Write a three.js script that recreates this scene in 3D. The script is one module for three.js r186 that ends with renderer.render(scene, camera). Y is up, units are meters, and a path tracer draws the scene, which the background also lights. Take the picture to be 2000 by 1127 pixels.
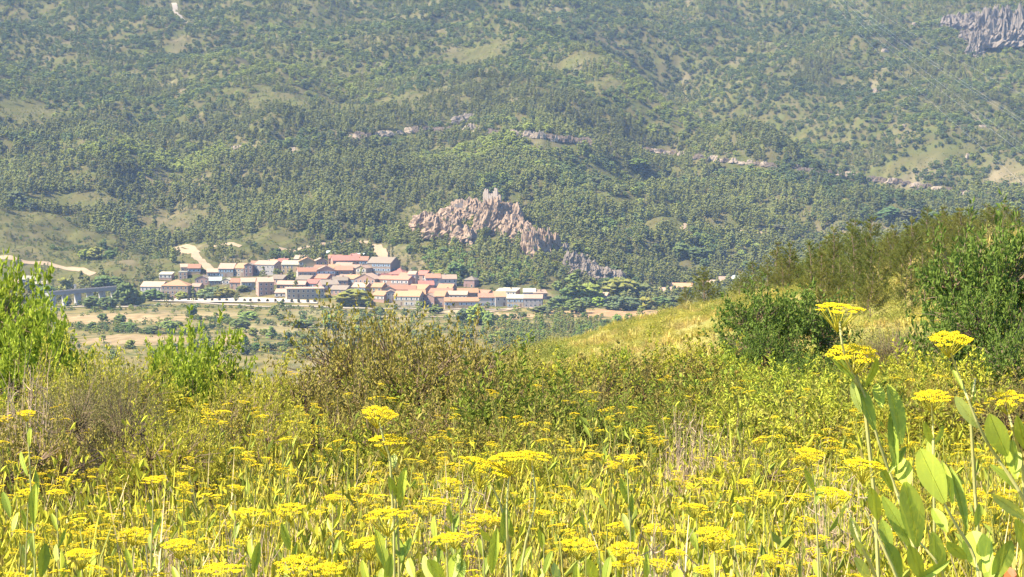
import * as THREE from 'three';
import { Sky } from 'three/addons/objects/Sky.js';
import { createNoise2D, createNoise3D } from 'simplex-noise';

// ---------------------------------------------------------------- camera, sky, sun, exposure
const scene = new THREE.Scene();
const FOCAL = 5145, HORIZON = 300, EYE = 100;            // focal length and horizon row in photo pixels (2000 x 1127), eye height over the valley floor
const camera = new THREE.PerspectiveCamera(2 * Math.atan(563.5 / FOCAL) * 180 / Math.PI, 1024 / 577, 0.2, 9000);
const PITCH = Math.atan((563.5 - HORIZON) / FOCAL);
camera.position.set(0, EYE, 0);
camera.rotation.set(-PITCH, 0, 0);
scene.add(camera);

const SUN_EL = 50 * Math.PI / 180, SUN_AZ = -14 * Math.PI / 180;   // sun stands to the left, a touch beyond square
const sunDir = new THREE.Vector3(-Math.cos(SUN_EL) * Math.cos(SUN_AZ), Math.sin(SUN_EL), -Math.cos(SUN_EL) * Math.sin(SUN_AZ));
const sky = new Sky();
sky.name = 'sky';
sky.scale.setScalar(8000);
sky.userData.kind = 'structure';
Object.assign(sky.material.uniforms.sunPosition.value, { x: sunDir.x, y: sunDir.y, z: sunDir.z });
sky.material.uniforms.turbidity.value = 3;
sky.material.uniforms.rayleigh.value = 1.2;
sky.material.uniforms.mieCoefficient.value = 0.004;
scene.add(sky);
scene.environmentIntensity = 0.105;
const sun = new THREE.DirectionalLight(new THREE.Color(1, 0.89, 0.71), 5);
sun.name = 'sun';
sun.position.copy(sunDir).multiplyScalar(4000);
sun.castShadow = true;
sun.shadow.camera.left = sun.shadow.camera.bottom = -2500;
sun.shadow.camera.right = sun.shadow.camera.top = 2500;
sun.shadow.camera.far = 9000;
sun.shadow.mapSize.set(4096, 4096);
scene.add(sun);
const renderer = new THREE.WebGLRenderer({ antialias: true });
renderer.toneMapping = THREE.LinearToneMapping;
renderer.toneMappingExposure = 3.5;
renderer.shadowMap.enabled = true;
scene.fog = new THREE.FogExp2(new THREE.Color(0.46, 0.63, 0.95), 0.00005);

// ---------------------------------------------------------------- helpers
let seed = 12345;
const rnd = () => { seed = (seed + 0x6d2b79f5) | 0; let t = Math.imul(seed ^ (seed >>> 15), 1 | seed); t = (t + Math.imul(t ^ (t >>> 7), 61 | t)) ^ t; return ((t ^ (t >>> 14)) >>> 0) / 4294967296; };
const rr = (a, b) => a + (b - a) * rnd();
const pick = (a) => a[Math.floor(rnd() * a.length)];
const n2 = createNoise2D(rnd), n3 = createNoise3D(rnd);
const lerp = THREE.MathUtils.lerp, clamp = THREE.MathUtils.clamp;
const sm = (a, b, x) => { const t = clamp((x - a) / (b - a), 0, 1); return t * t * (3 - 2 * t); };
const fbm = (x, y, o = 4) => { let s = 0, a = 0.5; for (let i = 0; i < o; i++) { s += a * n2(x, y); x = x * 2.03 + 17.1; y = y * 2.03 - 9.7; a *= 0.5; } return s; };
const V = (x, y, z) => new THREE.Vector3(x, y, z);
function curve1(knots) {                                   // smooth interpolation through [x, y] knots
  return (x) => {
    const n = knots.length;
    if (x <= knots[0][0]) return knots[0][1];
    if (x >= knots[n - 1][0]) return knots[n - 1][1];
    let i = 0; while (x > knots[i + 1][0]) i++;
    const [x0, y0] = knots[i], [x1, y1] = knots[i + 1], h = x1 - x0, t = (x - x0) / h;
    const sl = (k) => (k <= 0 || k >= n - 1) ? 0 : (knots[k + 1][1] - knots[k - 1][1]) / (knots[k + 1][0] - knots[k - 1][0]);
    const m0 = (i === 0 ? (y1 - y0) / h : sl(i)) * h, m1 = (i + 1 === n - 1 ? (y1 - y0) / h : sl(i + 1)) * h, t2 = t * t, t3 = t2 * t;
    return (2 * t3 - 3 * t2 + 1) * y0 + (t3 - 2 * t2 + t) * m0 + (3 * t2 - 2 * t3) * y1 + (t3 - t2) * m1;
  };
}
const taken = new Map();
function numbered(name) { const k = taken.get(name) ?? 0; taken.set(name, k + 1); return k ? name + '_' + String(k).padStart(3, '0') : name; }
function tag(o, label, category, group, kind) { o.userData = { label, category }; if (group) o.userData.group = group; if (kind) o.userData.kind = kind; return o; }
function shade(o) { o.castShadow = o.receiveShadow = true; return o; }
function thing(name, label, category, group) { const o = new THREE.Group(); o.name = numbered(name); scene.add(o); return tag(o, label, category, group); }
function part(name, geo, mat, parent) { const m = shade(new THREE.Mesh(geo, mat)); m.name = name; parent.add(m); return m; }
function top(name, geo, mat, label, category, group, kind) { const m = shade(new THREE.Mesh(geo, mat)); m.name = numbered(name); scene.add(m); return tag(m, label, category, group, kind); }
function copyOf(o, label, name) { const c = o.clone(); c.name = numbered(name ?? o.name.replace(/_\d{3}$/, '')); c.userData = { ...o.userData }; if (label) c.userData.label = label; scene.add(c); return c; }

// pixel of the photograph -> point at horizontal distance d along its ray
const cp = Math.cos(PITCH), sp = Math.sin(PITCH);
function ray(px, py) { const a = px - 1000, b = 563.5 - py; return V(a, -sp * FOCAL + cp * b, -cp * FOCAL - sp * b); }
function at(px, py, d) { const r = ray(px, py), k = d / -r.z; return V(r.x * k, EYE + r.y * k, -d); }

// geometry collector: flat faces, optional colour per face
class Geo {
  constructor() { this.p = []; this.c = []; this.col = [1, 1, 1]; }
  color(r, g, b) { this.col = [r, g, b]; return this; }
  tri(a, b, c) { this.p.push(a.x, a.y, a.z, b.x, b.y, b.z, c.x, c.y, c.z); for (let i = 0; i < 3; i++) this.c.push(...this.col); return this; }
  quad(a, b, c, d) { this.tri(a, b, c); return this.tri(a, c, d); }
  box(x0, x1, y0, y1, z0, z1) {
    const v = (i) => V(i & 1 ? x1 : x0, i & 2 ? y1 : y0, i & 4 ? z1 : z0);
    for (const [a, b, c, d] of [[4, 5, 7, 6], [1, 0, 2, 3], [5, 1, 3, 7], [0, 4, 6, 2], [6, 7, 3, 2], [0, 1, 5, 4]]) this.quad(v(a), v(b), v(c), v(d));
    return this;
  }
  tube(pts, r0, r1, sides = 4) {
    let prev = null;
    for (let i = 0; i < pts.length; i++) {
      const t = pts[Math.min(i + 1, pts.length - 1)].clone().sub(pts[Math.max(i - 1, 0)]).normalize();
      const u = (Math.abs(t.y) < 0.9 ? V(0, 1, 0) : V(1, 0, 0)).cross(t).normalize(), w = t.clone().cross(u), r = lerp(r0, r1, i / (pts.length - 1)), ring = [];
      for (let k = 0; k < sides; k++) { const a = k / sides * 2 * Math.PI; ring.push(pts[i].clone().addScaledVector(u, Math.cos(a) * r).addScaledVector(w, Math.sin(a) * r)); }
      if (prev) for (let k = 0; k < sides; k++) this.quad(prev[k], prev[(k + 1) % sides], ring[(k + 1) % sides], ring[k]);
      prev = ring;
    }
    return this;
  }
  // small folded leaf: base, direction (unit), side (unit), length, width
  leaf(b, dir, side, len, wid, fold = 0.2) {
    const up = V().crossVectors(side, dir), m = b.clone().addScaledVector(dir, len * 0.55), tip = b.clone().addScaledVector(dir, len).addScaledVector(up, -len * 0.12);
    const l = m.clone().addScaledVector(side, wid / 2).addScaledVector(up, wid * fold), r = m.clone().addScaledVector(side, -wid / 2).addScaledVector(up, wid * fold);
    this.tri(b, r, tip); return this.tri(b, tip, l);
  }
  octa(c, rx, ry, rz, jit = 0.25, rot = 0) {
    const j = () => 1 + rr(-jit, jit), cs = Math.cos(rot), sn = Math.sin(rot);
    const P = (x, y, z) => V(c.x + (x * cs - z * sn), c.y + y, c.z + (x * sn + z * cs));
    const t = P(0, ry * j(), 0), b = P(0, -ry * j(), 0), e = [P(rx * j(), ry * rr(-jit, jit), 0), P(0, ry * rr(-jit, jit), rz * j()), P(-rx * j(), ry * rr(-jit, jit), 0), P(0, ry * rr(-jit, jit), -rz * j())];
    for (let k = 0; k < 4; k++) { this.tri(t, e[(k + 1) % 4], e[k]); this.tri(b, e[k], e[(k + 1) % 4]); }
    return this;
  }
  build(colored = false) {
    const g = new THREE.BufferGeometry();
    g.setAttribute('position', new THREE.BufferAttribute(new Float32Array(this.p), 3));
    if (colored) g.setAttribute('color', new THREE.BufferAttribute(new Float32Array(this.c), 3));
    g.computeVertexNormals();
    return g;
  }
}
const rdir = () => { const y = rr(-1, 1), a = rr(0, 6.2832), s = Math.sqrt(1 - y * y); return V(s * Math.cos(a), y, s * Math.sin(a)); };
const perp = (d) => V().crossVectors(d, rdir()).normalize();
const mat = (r, g, b, rough = 0.95, extra = {}) => new THREE.MeshPhysicalMaterial({ specularIntensity: rough < 0.9 ? 1 : 0.25, color: new THREE.Color().setRGB(r, g, b), roughness: rough, side: THREE.DoubleSide, ...extra });
const leafMat = (r, g, b, t = 0.35, extra = {}) => new THREE.MeshPhysicalMaterial({ color: new THREE.Color().setRGB(r, g, b), roughness: 0.9, transmission: t, thickness: 0, ior: 1.3, specularIntensity: 0.25, side: THREE.DoubleSide, ...extra });
const tinted = { vertexColors: true };

// mottled grain, used as a multiplying colour map (values near white)
function grain(size, scale, lo, hi, oct = 4) {
  const data = new Uint8Array(size * size * 4), T = 2 * Math.PI;
  for (let y = 0; y < size; y++) for (let x = 0; x < size; x++) {
    const u = x / size * T, v = y / size * T;
    let s = 0, a = 0.5, f = scale;
    for (let o = 0; o < oct; o++) { s += a * n3(Math.cos(u) * f + o * 7, Math.sin(u) * f + Math.cos(v) * f, Math.sin(v) * f - o * 5); f *= 2; a *= 0.5; }
    const k = lerp(lo, hi, clamp(s * 0.9 + 0.5, 0, 1)) * 255, i = (y * size + x) * 4;
    data[i] = data[i + 1] = data[i + 2] = k; data[i + 3] = 255;
  }
  const t = new THREE.DataTexture(data, size, size);
  t.wrapS = t.wrapT = THREE.RepeatWrapping; t.magFilter = THREE.LinearFilter; t.needsUpdate = true;
  return t;
}

// ---------------------------------------------------------------- terrain height (x to the side, d away from the camera)
const nearBase = curve1([[-40, 0.6], [0, -1.75], [7, -1.95], [20, -2.85], [40, -4.3], [80, -7.3], [120, -10.2], [150, -12.6], [200, -15.6], [230, -18.4], [300, -36], [450, -80], [620, -101]]);
const nearTilt = curve1([[15, 0], [40, 0.05], [80, 0.15], [120, 0.25], [150, 0.3], [200, 0.26], [260, 0.25], [420, 0.12], [620, 0]]);
const profile = curve1([[300, -2], [1500, -1], [1700, 0], [1725, 1.5], [1850, 26], [2000, 50], [2250, 98], [2400, 131], [3000, 276], [3400, 390], [3900, 440], [5200, 380]]);
const cliffLine = curve1([[-700, 2230], [-240, 2275], [-130, 2340], [-45, 2395], [25, 2350], [110, 2300], [220, 2300], [320, 2270], [430, 2170], [700, 2120]]);
const cragTop = curve1([[-150, 12], [-110, 30], [-69, 51], [-40, 57], [-17, 65], [0, 60], [22, 46], [40, 31], [62, 19], [90, 8], [110, 0]]);
function seg(x, d, x0, d0, x1, d1) {                       // signed distance across and share along a line
  const ux = x1 - x0, ud = d1 - d0, L = Math.hypot(ux, ud), t = ((x - x0) * ux + (d - d0) * ud) / (L * L), s = ((x - x0) * ud - (d - d0) * ux) / L;
  return [s, t];
}
function farHeight(x, d) {
  const shift = 150 * sm(20, 190, x) * sm(1600, 1800, d);
  const left = 70 * sm(-110, -260, x) * sm(1700, 1800, d) * (1 - sm(1950, 2250, d));
  let h = profile(d - shift - left);
  const m = sm(1760, 1950, d);
  h += m * (26 * fbm(x / 260, d / 260, 2) + 8 * fbm(x / 90 + 40, d / 90, 3) + 1.6 * fbm(x / 22, d / 22, 2));
  h += (1 - m) * 1.2 * fbm(x / 60, d / 90, 3) * sm(400, 700, d);
  const c = cliffLine(x) + 22 * n2(x / 60, 3.3), step = 9 * (0.35 + 0.65 * sm(-0.4, 0.5, n2(x / 75, 8.1)));
  h += step * sm(c - 7, c + 7, d) * Math.exp(-Math.max(0, d - c) / 130);
  let [s, t] = seg(x, d, 30, 2760, 250, 2300);             // spur running down to the right with a gully beyond it
  const e = sm(-0.25, 0.1, t) * (1 - sm(0.9, 1.25, t));
  h += e * (30 * Math.exp(-s * s / 3400) - 42 * Math.exp(-((s + 110) ** 2) / 9000));
  [s, t] = seg(x, d, -290, 2330, -262, 1950);
  h -= 12 * Math.exp(-s * s / 1100) * sm(-0.2, 0.15, t) * (1 - sm(0.8, 1.1, t));
  [s, t] = seg(x, d, 118, 2300, 50, 2060);
  h -= 15 * Math.exp(-s * s / 1500) * sm(-0.2, 0.2, t) * (1 - sm(0.7, 1.1, t));
  const k = d - 1925, w = k < 0 ? Math.exp(-((k / 26) ** 2)) : Math.exp(-((k / 34) ** 2));   // ridge that carries the castle rock
  const T = cragTop(x) - 5 + 4 * n2(x / 14, 5.5);
  if (T > h) h = lerp(h, T, w * sm(0, 8, T - h));
  return h;
}
function nearHeight(x, d) {
  const t = nearTilt(d);
  return EYE + nearBase(d) + t * 60 * Math.tanh(x / 60) + (d < 700 ? 0.25 * fbm(x / 9, d / 9, 3) * sm(8, 30, d) + 0.08 * fbm(x / 1.7, d / 1.7, 2) + 0.9 * fbm(x / 30 + 9, d / 30, 2) * sm(60, 110, d) : 0);
}
function height(x, d) {
  if (d < 420) return nearHeight(x, d);
  if (d > 640) return farHeight(x, d);
  return lerp(nearHeight(x, d), farHeight(x, d), sm(420, 640, d));
}
const ground = (x, d, dy = 0) => V(x, height(x, d) + dy, -d);
function hit(px, py, d0 = 700, d1 = 3900) {               // where the ray of a pixel meets the terrain beyond d0
  const r = ray(px, py), sx = r.x / -r.z, sy = r.y / -r.z;
  let step = Math.max(0.5, d0 / 400), d = d0;
  while (d < d1 && EYE + sy * d > height(sx * d, d)) { d += step; }
  let a = d - step, b = d;
  for (let i = 0; i < 14; i++) { const m = (a + b) / 2; if (EYE + sy * m > height(sx * m, m)) a = m; else b = m; }
  return ground(sx * b, b);
}
const pxm = (d) => FOCAL / d;                               // photo pixels per metre at distance d

// clearings and fields: [px, py, half width, half height] on the photo, turned into ellipses on the ground
function patch(px, py, rx, ry, extra = {}) {
  const c = hit(px, py), a = hit(px, py + ry), b = hit(px, py - ry), d = -c.z;
  return { x: c.x, d: (-a.z - b.z) / 2, rx: rx / pxm(d), rd: Math.max(6, Math.abs(b.z - a.z) / 2), ...extra };
}
const inside = (p, x, d) => { const q = Math.hypot((x - p.x) / p.rx, (d - p.d) / p.rd) + 0.35 * n2(x / (p.rx * 0.35), d / (p.rd * 0.35)); return 1 - sm(0.75, 1.05, q); };
const clearings = [
  patch(70, 222, 85, 26, { g: 1 }), patch(350, 85, 22, 24, { s: 0.5 }), patch(940, 108, 75, 22, { g: 1 }), patch(1130, 118, 60, 16, { g: 1 }), patch(1180, 165, 45, 10, { g: 1 }),
  patch(640, 205, 210, 14, { g: 0.35 }), patch(800, 192, 120, 12, { g: 0.4 }), patch(1960, 345, 65, 22, { s: 0.8 }), patch(1780, 318, 130, 18, { g: 1 }), patch(1560, 268, 90, 10, { g: 0.8 }), patch(1330, 215, 60, 12, { g: 0.8 }),
  patch(170, 395, 110, 22, { g: 0.6 }), patch(60, 470, 150, 60, { g: 1 }), patch(190, 500, 120, 22, { g: 1 }), patch(330, 440, 90, 22, { s: 0.5 }), patch(330, 515, 60, 18, { g: 1 }), patch(120, 545, 130, 14, { g: 1 }),
  patch(770, 500, 34, 22, { s: 0.8 }), patch(820, 520, 30, 18, { s: 0.7 }), patch(800, 420, 50, 22, { g: 1 }), patch(1240, 400, 110, 10, { g: 0.8 }), patch(1330, 440, 140, 8, { g: 0.8 }), patch(1200, 350, 60, 8, { g: 0.6 }), patch(470, 290, 45, 9, { s: 1 }), patch(330, 345, 60, 10, { g: 0.7 }), patch(500, 470, 150, 14, { g: 0.5 }),
];
const fields = [
  patch(240, 622, 150, 10, { c: [0.319, 0.227, 0.116] }), patch(260, 664, 120, 12, { c: [0.292, 0.208, 0.110] }), patch(450, 662, 32, 10, { c: [0.339, 0.227, 0.116] }), patch(420, 615, 60, 6, { c: [0.292, 0.227, 0.110] }), patch(1190, 612, 130, 9, { c: [0.353, 0.214, 0.110] }), patch(1000, 617, 60, 6, { c: [0.360, 0.239, 0.128] }),
  patch(760, 620, 60, 5, { c: [0.285, 0.227, 0.116] }), patch(620, 612, 70, 5, { c: [0.224, 0.196, 0.081] }), patch(560, 640, 90, 10, { c: [0.244, 0.201, 0.093] }), patch(900, 608, 70, 4, { c: [0.339, 0.265, 0.156] }),
];
const zones = [patch(150, 70, 280, 60, { k: 'oak' }), patch(1000, 25, 420, 40, { k: 'oak' }), patch(1480, 60, 260, 50, { k: 'oak' }), patch(1600, 200, 220, 40, { k: 'oak' }), patch(950, 298, 320, 24, { k: 'lime' }), patch(560, 140, 220, 40, { k: 'lime' }), patch(300, 330, 170, 40, { k: 'lime' }), patch(1350, 250, 160, 40, { k: 'lime' }), patch(600, 390, 360, 60, { k: 'pine' }), patch(760, 225, 380, 22, { k: 'pine' }), patch(1180, 350, 110, 24, { k: 'oak' }), patch(1760, 400, 200, 26, { k: 'oak' })];

// ---------------------------------------------------------------- terrain sheets
function steps(list) { const out = [list[0][0]]; for (const [to, step] of list.slice(1)) { const from = out[out.length - 1], n = Math.max(1, Math.round((to - from) / step)); for (let i = 1; i <= n; i++) out.push(from + (to - from) * i / n); } return out; }
const xHalf = steps([[0], [10, 0.6], [40, 2.5], [380, 3.4], [800, 12], [2600, 90]]);
const xs = [...xHalf.slice(1).reverse().map((v) => -v), ...xHalf];
function groundColor(x, d) {
  const f1 = fbm(x / 23, d / 23, 3), f2 = n2(x / 3.1, d / 3.1), f3 = fbm(x / 90 + 5, d / 90, 2);
  let c;
  if (d < 500) {
    c = [0.25, 0.22, 0.055];
    const g = sm(-0.2, 0.35, fbm(x / 6 + 30, d / 9, 3)); c = c.map((v, i) => lerp(v, [0.22, 0.215, 0.05][i], g * 0.8));
    const s = sm(0.3, 0.5, fbm(x / 4 + 70, d / 7, 3)); c = c.map((v, i) => lerp(v, [0.34, 0.27, 0.12][i], s * 0.35));
  } else {
    c = d < 1760 ? [0.2, 0.16, 0.058] : [0.105, 0.091, 0.035];
    const g = sm(-0.15, 0.3, f1); c = c.map((v, i) => lerp(v, [0.0805, 0.0875, 0.0224][i], g));
    const s = sm(0.25, 0.5, f3); c = c.map((v, i) => lerp(v, [0.21, 0.168, 0.098][i], s * 0.5));
    for (const p of clearings) { const w = inside(p, x, d); if (w > 0) c = c.map((v, i) => lerp(v, p.s ? [0.22, 0.17, 0.095][i] : [0.105, 0.098, 0.03][i], w * (p.s ?? p.g) * (0.5 + 0.3 * f2))); }
    for (const p of fields) { const w = inside(p, x, d); if (w > 0) c = c.map((v, i) => lerp(v, p.c[i], w * (0.85 + 0.15 * f2))); }
  }
  const k = 1 + 0.2 * f2 + 0.16 * f1 + (d > 500 ? 0.35 * fbm(x / 11 + 3, d / 11, 3) : 0);
  return c.map((v) => v * k);
}
const terrainGrain = grain(256, 3, 0.62, 1, 5); terrainGrain.repeat.set(0.35, 0.35);
const terrainMat = new THREE.MeshPhysicalMaterial({ specularIntensity: 0.1, vertexColors: true, roughness: 1, map: terrainGrain });
function sheet(name, ds, label, category) {
  const nx = xs.length, pos = new Float32Array(nx * ds.length * 3), col = new Float32Array(pos.length), uv = new Float32Array(nx * ds.length * 2), idx = [];
  ds.forEach((d, j) => xs.forEach((x, i) => {
    const k = j * nx + i, c = groundColor(x, d);
    pos.set([x, height(x, d), -d], k * 3); col.set(c, k * 3); uv.set([x, d], k * 2);
    if (i && j) { const a = k - nx - 1, b = k - nx, e = k - 1; idx.push(a, b, k, a, k, e); }
  }));
  const g = new THREE.BufferGeometry();
  g.setAttribute('position', new THREE.BufferAttribute(pos, 3)); g.setAttribute('color', new THREE.BufferAttribute(col, 3)); g.setAttribute('uv', new THREE.BufferAttribute(uv, 2));
  g.setIndex(idx); g.computeVertexNormals();
  return top(name, g, terrainMat, label, category, undefined, 'structure');
}
sheet('near_hillside', steps([[-60], [0, 6], [60, 0.9], [250, 3.5], [420, 10]]), 'dry grassy ground of the near scrub hillside falling away', 'hillside');
sheet('valley_floor', steps([[420], [1280, 20], [1740, 5]]), 'flat valley floor of tan fields and dry grass below the village', 'valley');
sheet('mountain_slope', steps([[1740], [2020, 4.5], [3200, 8], [3900, 35], [5200, 130]]), 'wooded mountainside rising behind the village', 'mountain');
console.log('terrain');

// ---------------------------------------------------------------- tracks and roads draped on the ground
const dirtMat = mat(0.311, 0.229, 0.141, 1, { map: terrainGrain }), paleMat = mat(0.333, 0.281, 0.215, 1, { map: terrainGrain });
function track(name, pixels, width, label, m = dirtMat, lift = 0.35) {
  const pts = pixels.map(([x, y]) => hit(x, y)), cv = new THREE.CatmullRomCurve3(pts, false, 'centripetal'), n = Math.ceil(cv.getLength() / 4), pos = [], uv = [], idx = [];
  for (let i = 0; i <= n; i++) {
    const p = cv.getPointAt(i / n), t = cv.getTangentAt(i / n), sx = -t.z, sz = t.x, L = Math.hypot(sx, sz) || 1, w = (Array.isArray(width) ? lerp(width[0], width[1], i / n) : width) * (1 + 0.15 * n2(i / 3, p.x)) / 2;
    for (const e of [-1, 0, 1]) { const x = p.x + sx / L * w * e, z = p.z + sz / L * w * e; pos.push(x, height(x, -z) + lift, z); uv.push(x, -z); }
    if (i) for (let e = 0; e < 2; e++) { const a = (i - 1) * 3 + e; idx.push(a, a + 3, a + 1, a + 1, a + 3, a + 4); }
  }
  const g = new THREE.BufferGeometry(); g.setAttribute('position', new THREE.Float32BufferAttribute(pos, 3)); g.setAttribute('uv', new THREE.Float32BufferAttribute(uv, 2)); g.setIndex(idx); g.computeVertexNormals();
  trackLines.push({ cv, w: Array.isArray(width) ? Math.max(...width) : width });
  return top(name, g, m, label, 'track', undefined, 'structure');
}
const trackLines = [];
track('dirt_track', [[-30, 508], [40, 511], [95, 516], [140, 526], [182, 537]], 6, 'pale dirt track crossing the grassy slope beside the farm');
track('dirt_track', [[470, 482], [420, 482], [365, 481], [338, 484], [350, 489], [370, 494], [385, 503], [400, 516], [414, 532]], [3, 6.5], 'pale hairpin track climbing out of the village past the bank');
track('dirt_track', [[545, 488], [590, 486], [640, 477], [690, 474], [725, 476]], 5, 'thin pale path on the slope above the upper roofs');
track('dirt_track', [[725, 478], [740, 490], [748, 504], [745, 512]], 8, 'short pale path beside the cypress trees');
track('dirt_track', [[1330, 448], [1400, 447], [1470, 453], [1560, 460], [1650, 466]], 4, 'level pale path across the wooded slope behind castle rock');
track('dirt_track', [[332, -8], [342, 16], [350, 30], [368, 46]], 6, 'pale erosion gully scar high on the mountainside', paleMat);
track('valley_road', [[120, 601], [230, 600], [330, 594], [470, 596], [640, 600], [760, 603], [900, 604], [1000, 603]], 6, 'pale road along the foot of the village', paleMat);
track('field_path', [[740, 622], [830, 619], [910, 616], [985, 607], [1020, 600], [1060, 608]], 5, 'sandy path between fields below the village');
{ // promenade: pale flat yard along the foot of the village
  const g = new Geo(), a = [];
  for (const [px, py0, py1] of [[298, 589, 584], [340, 590, 584.5], [400, 591, 584], [460, 591.5, 583], [505, 592, 582.5], [560, 592.5, 585], [620, 594, 589]]) a.push([hit(px, py0).add(V(0, 0.6, 0)), hit(px, py1).add(V(0, 0.6, 0))]);
  for (let i = 1; i < a.length; i++) g.quad(a[i - 1][0], a[i][0], a[i][1], a[i - 1][1]);
  top('promenade', g.build(), mat(0.36, 0.31, 0.24, 1), 'bright pale promenade with young trees along the village foot', 'promenade', undefined, 'structure');
}

// ---------------------------------------------------------------- houses of the village
const WALL = { cream: [0.34, 0.266, 0.178], white: [0.385, 0.34, 0.289], pink: [0.326, 0.207, 0.148], stone: [0.237, 0.185, 0.137], ochre: [0.34, 0.237, 0.126], rose: [0.281, 0.174, 0.137], grey: [0.266, 0.24, 0.215] };
const ROOF = { terracotta: [0.281, 0.144, 0.0903], orange: [0.302, 0.175, 0.0948], faded: [0.295, 0.205, 0.144], red: [0.253, 0.109, 0.0813], brown: [0.19, 0.153, 0.113], pale: [0.316, 0.288, 0.207], white: [0.422, 0.48, 0.425] };
const plasterGrain = grain(128, 2, 0.78, 1, 4); plasterGrain.repeat.set(0.12, 0.12);
const wallMats = {}, roofMats = {};
for (const k in WALL) wallMats[k] = mat(...WALL[k], 0.95);
for (const k in ROOF) roofMats[k] = [0.86, 1, 1.12].map((s) => mat(...ROOF[k].map((v) => Math.min(0.85, v * s)), 0.95));
const paneMat = mat(0.05, 0.055, 0.065, 0.25), frameMat = mat(0.49, 0.462, 0.406, 0.9), doorMat = mat(0.16, 0.1, 0.06, 0.8), shutterMats = [mat(0.2, 0.28, 0.34), mat(0.33, 0.2, 0.12), mat(0.45, 0.42, 0.36)], ironMat = mat(0.1, 0.1, 0.1, 0.6);
const winFrame = new Geo().box(-0.62, 0.62, -0.85, 0.85, -0.1, 0.05).build(), winPane = new Geo().box(-0.48, 0.48, -0.7, 0.7, 0.051, 0.075).build(), winShutter = new Geo().box(-0.4, 0.4, -0.75, 0.75, 0, 0.06).build(), winSill = new Geo().box(-0.75, 0.75, -0.98, -0.87, -0.05, 0.18).build();
const doorLeaf = new Geo().box(-0.6, 0.6, 0, 2.3, -0.1, 0.06).build();
const chimneyGeo = new Geo().box(-0.35, 0.35, -1.2, 0.9, -0.45, 0.45).box(-0.45, 0.45, 0.9, 1.05, -0.55, 0.55).build();
const WORDS = { faded: 'faded pink', pale: 'pale cream', red: 'dark red' };
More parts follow.
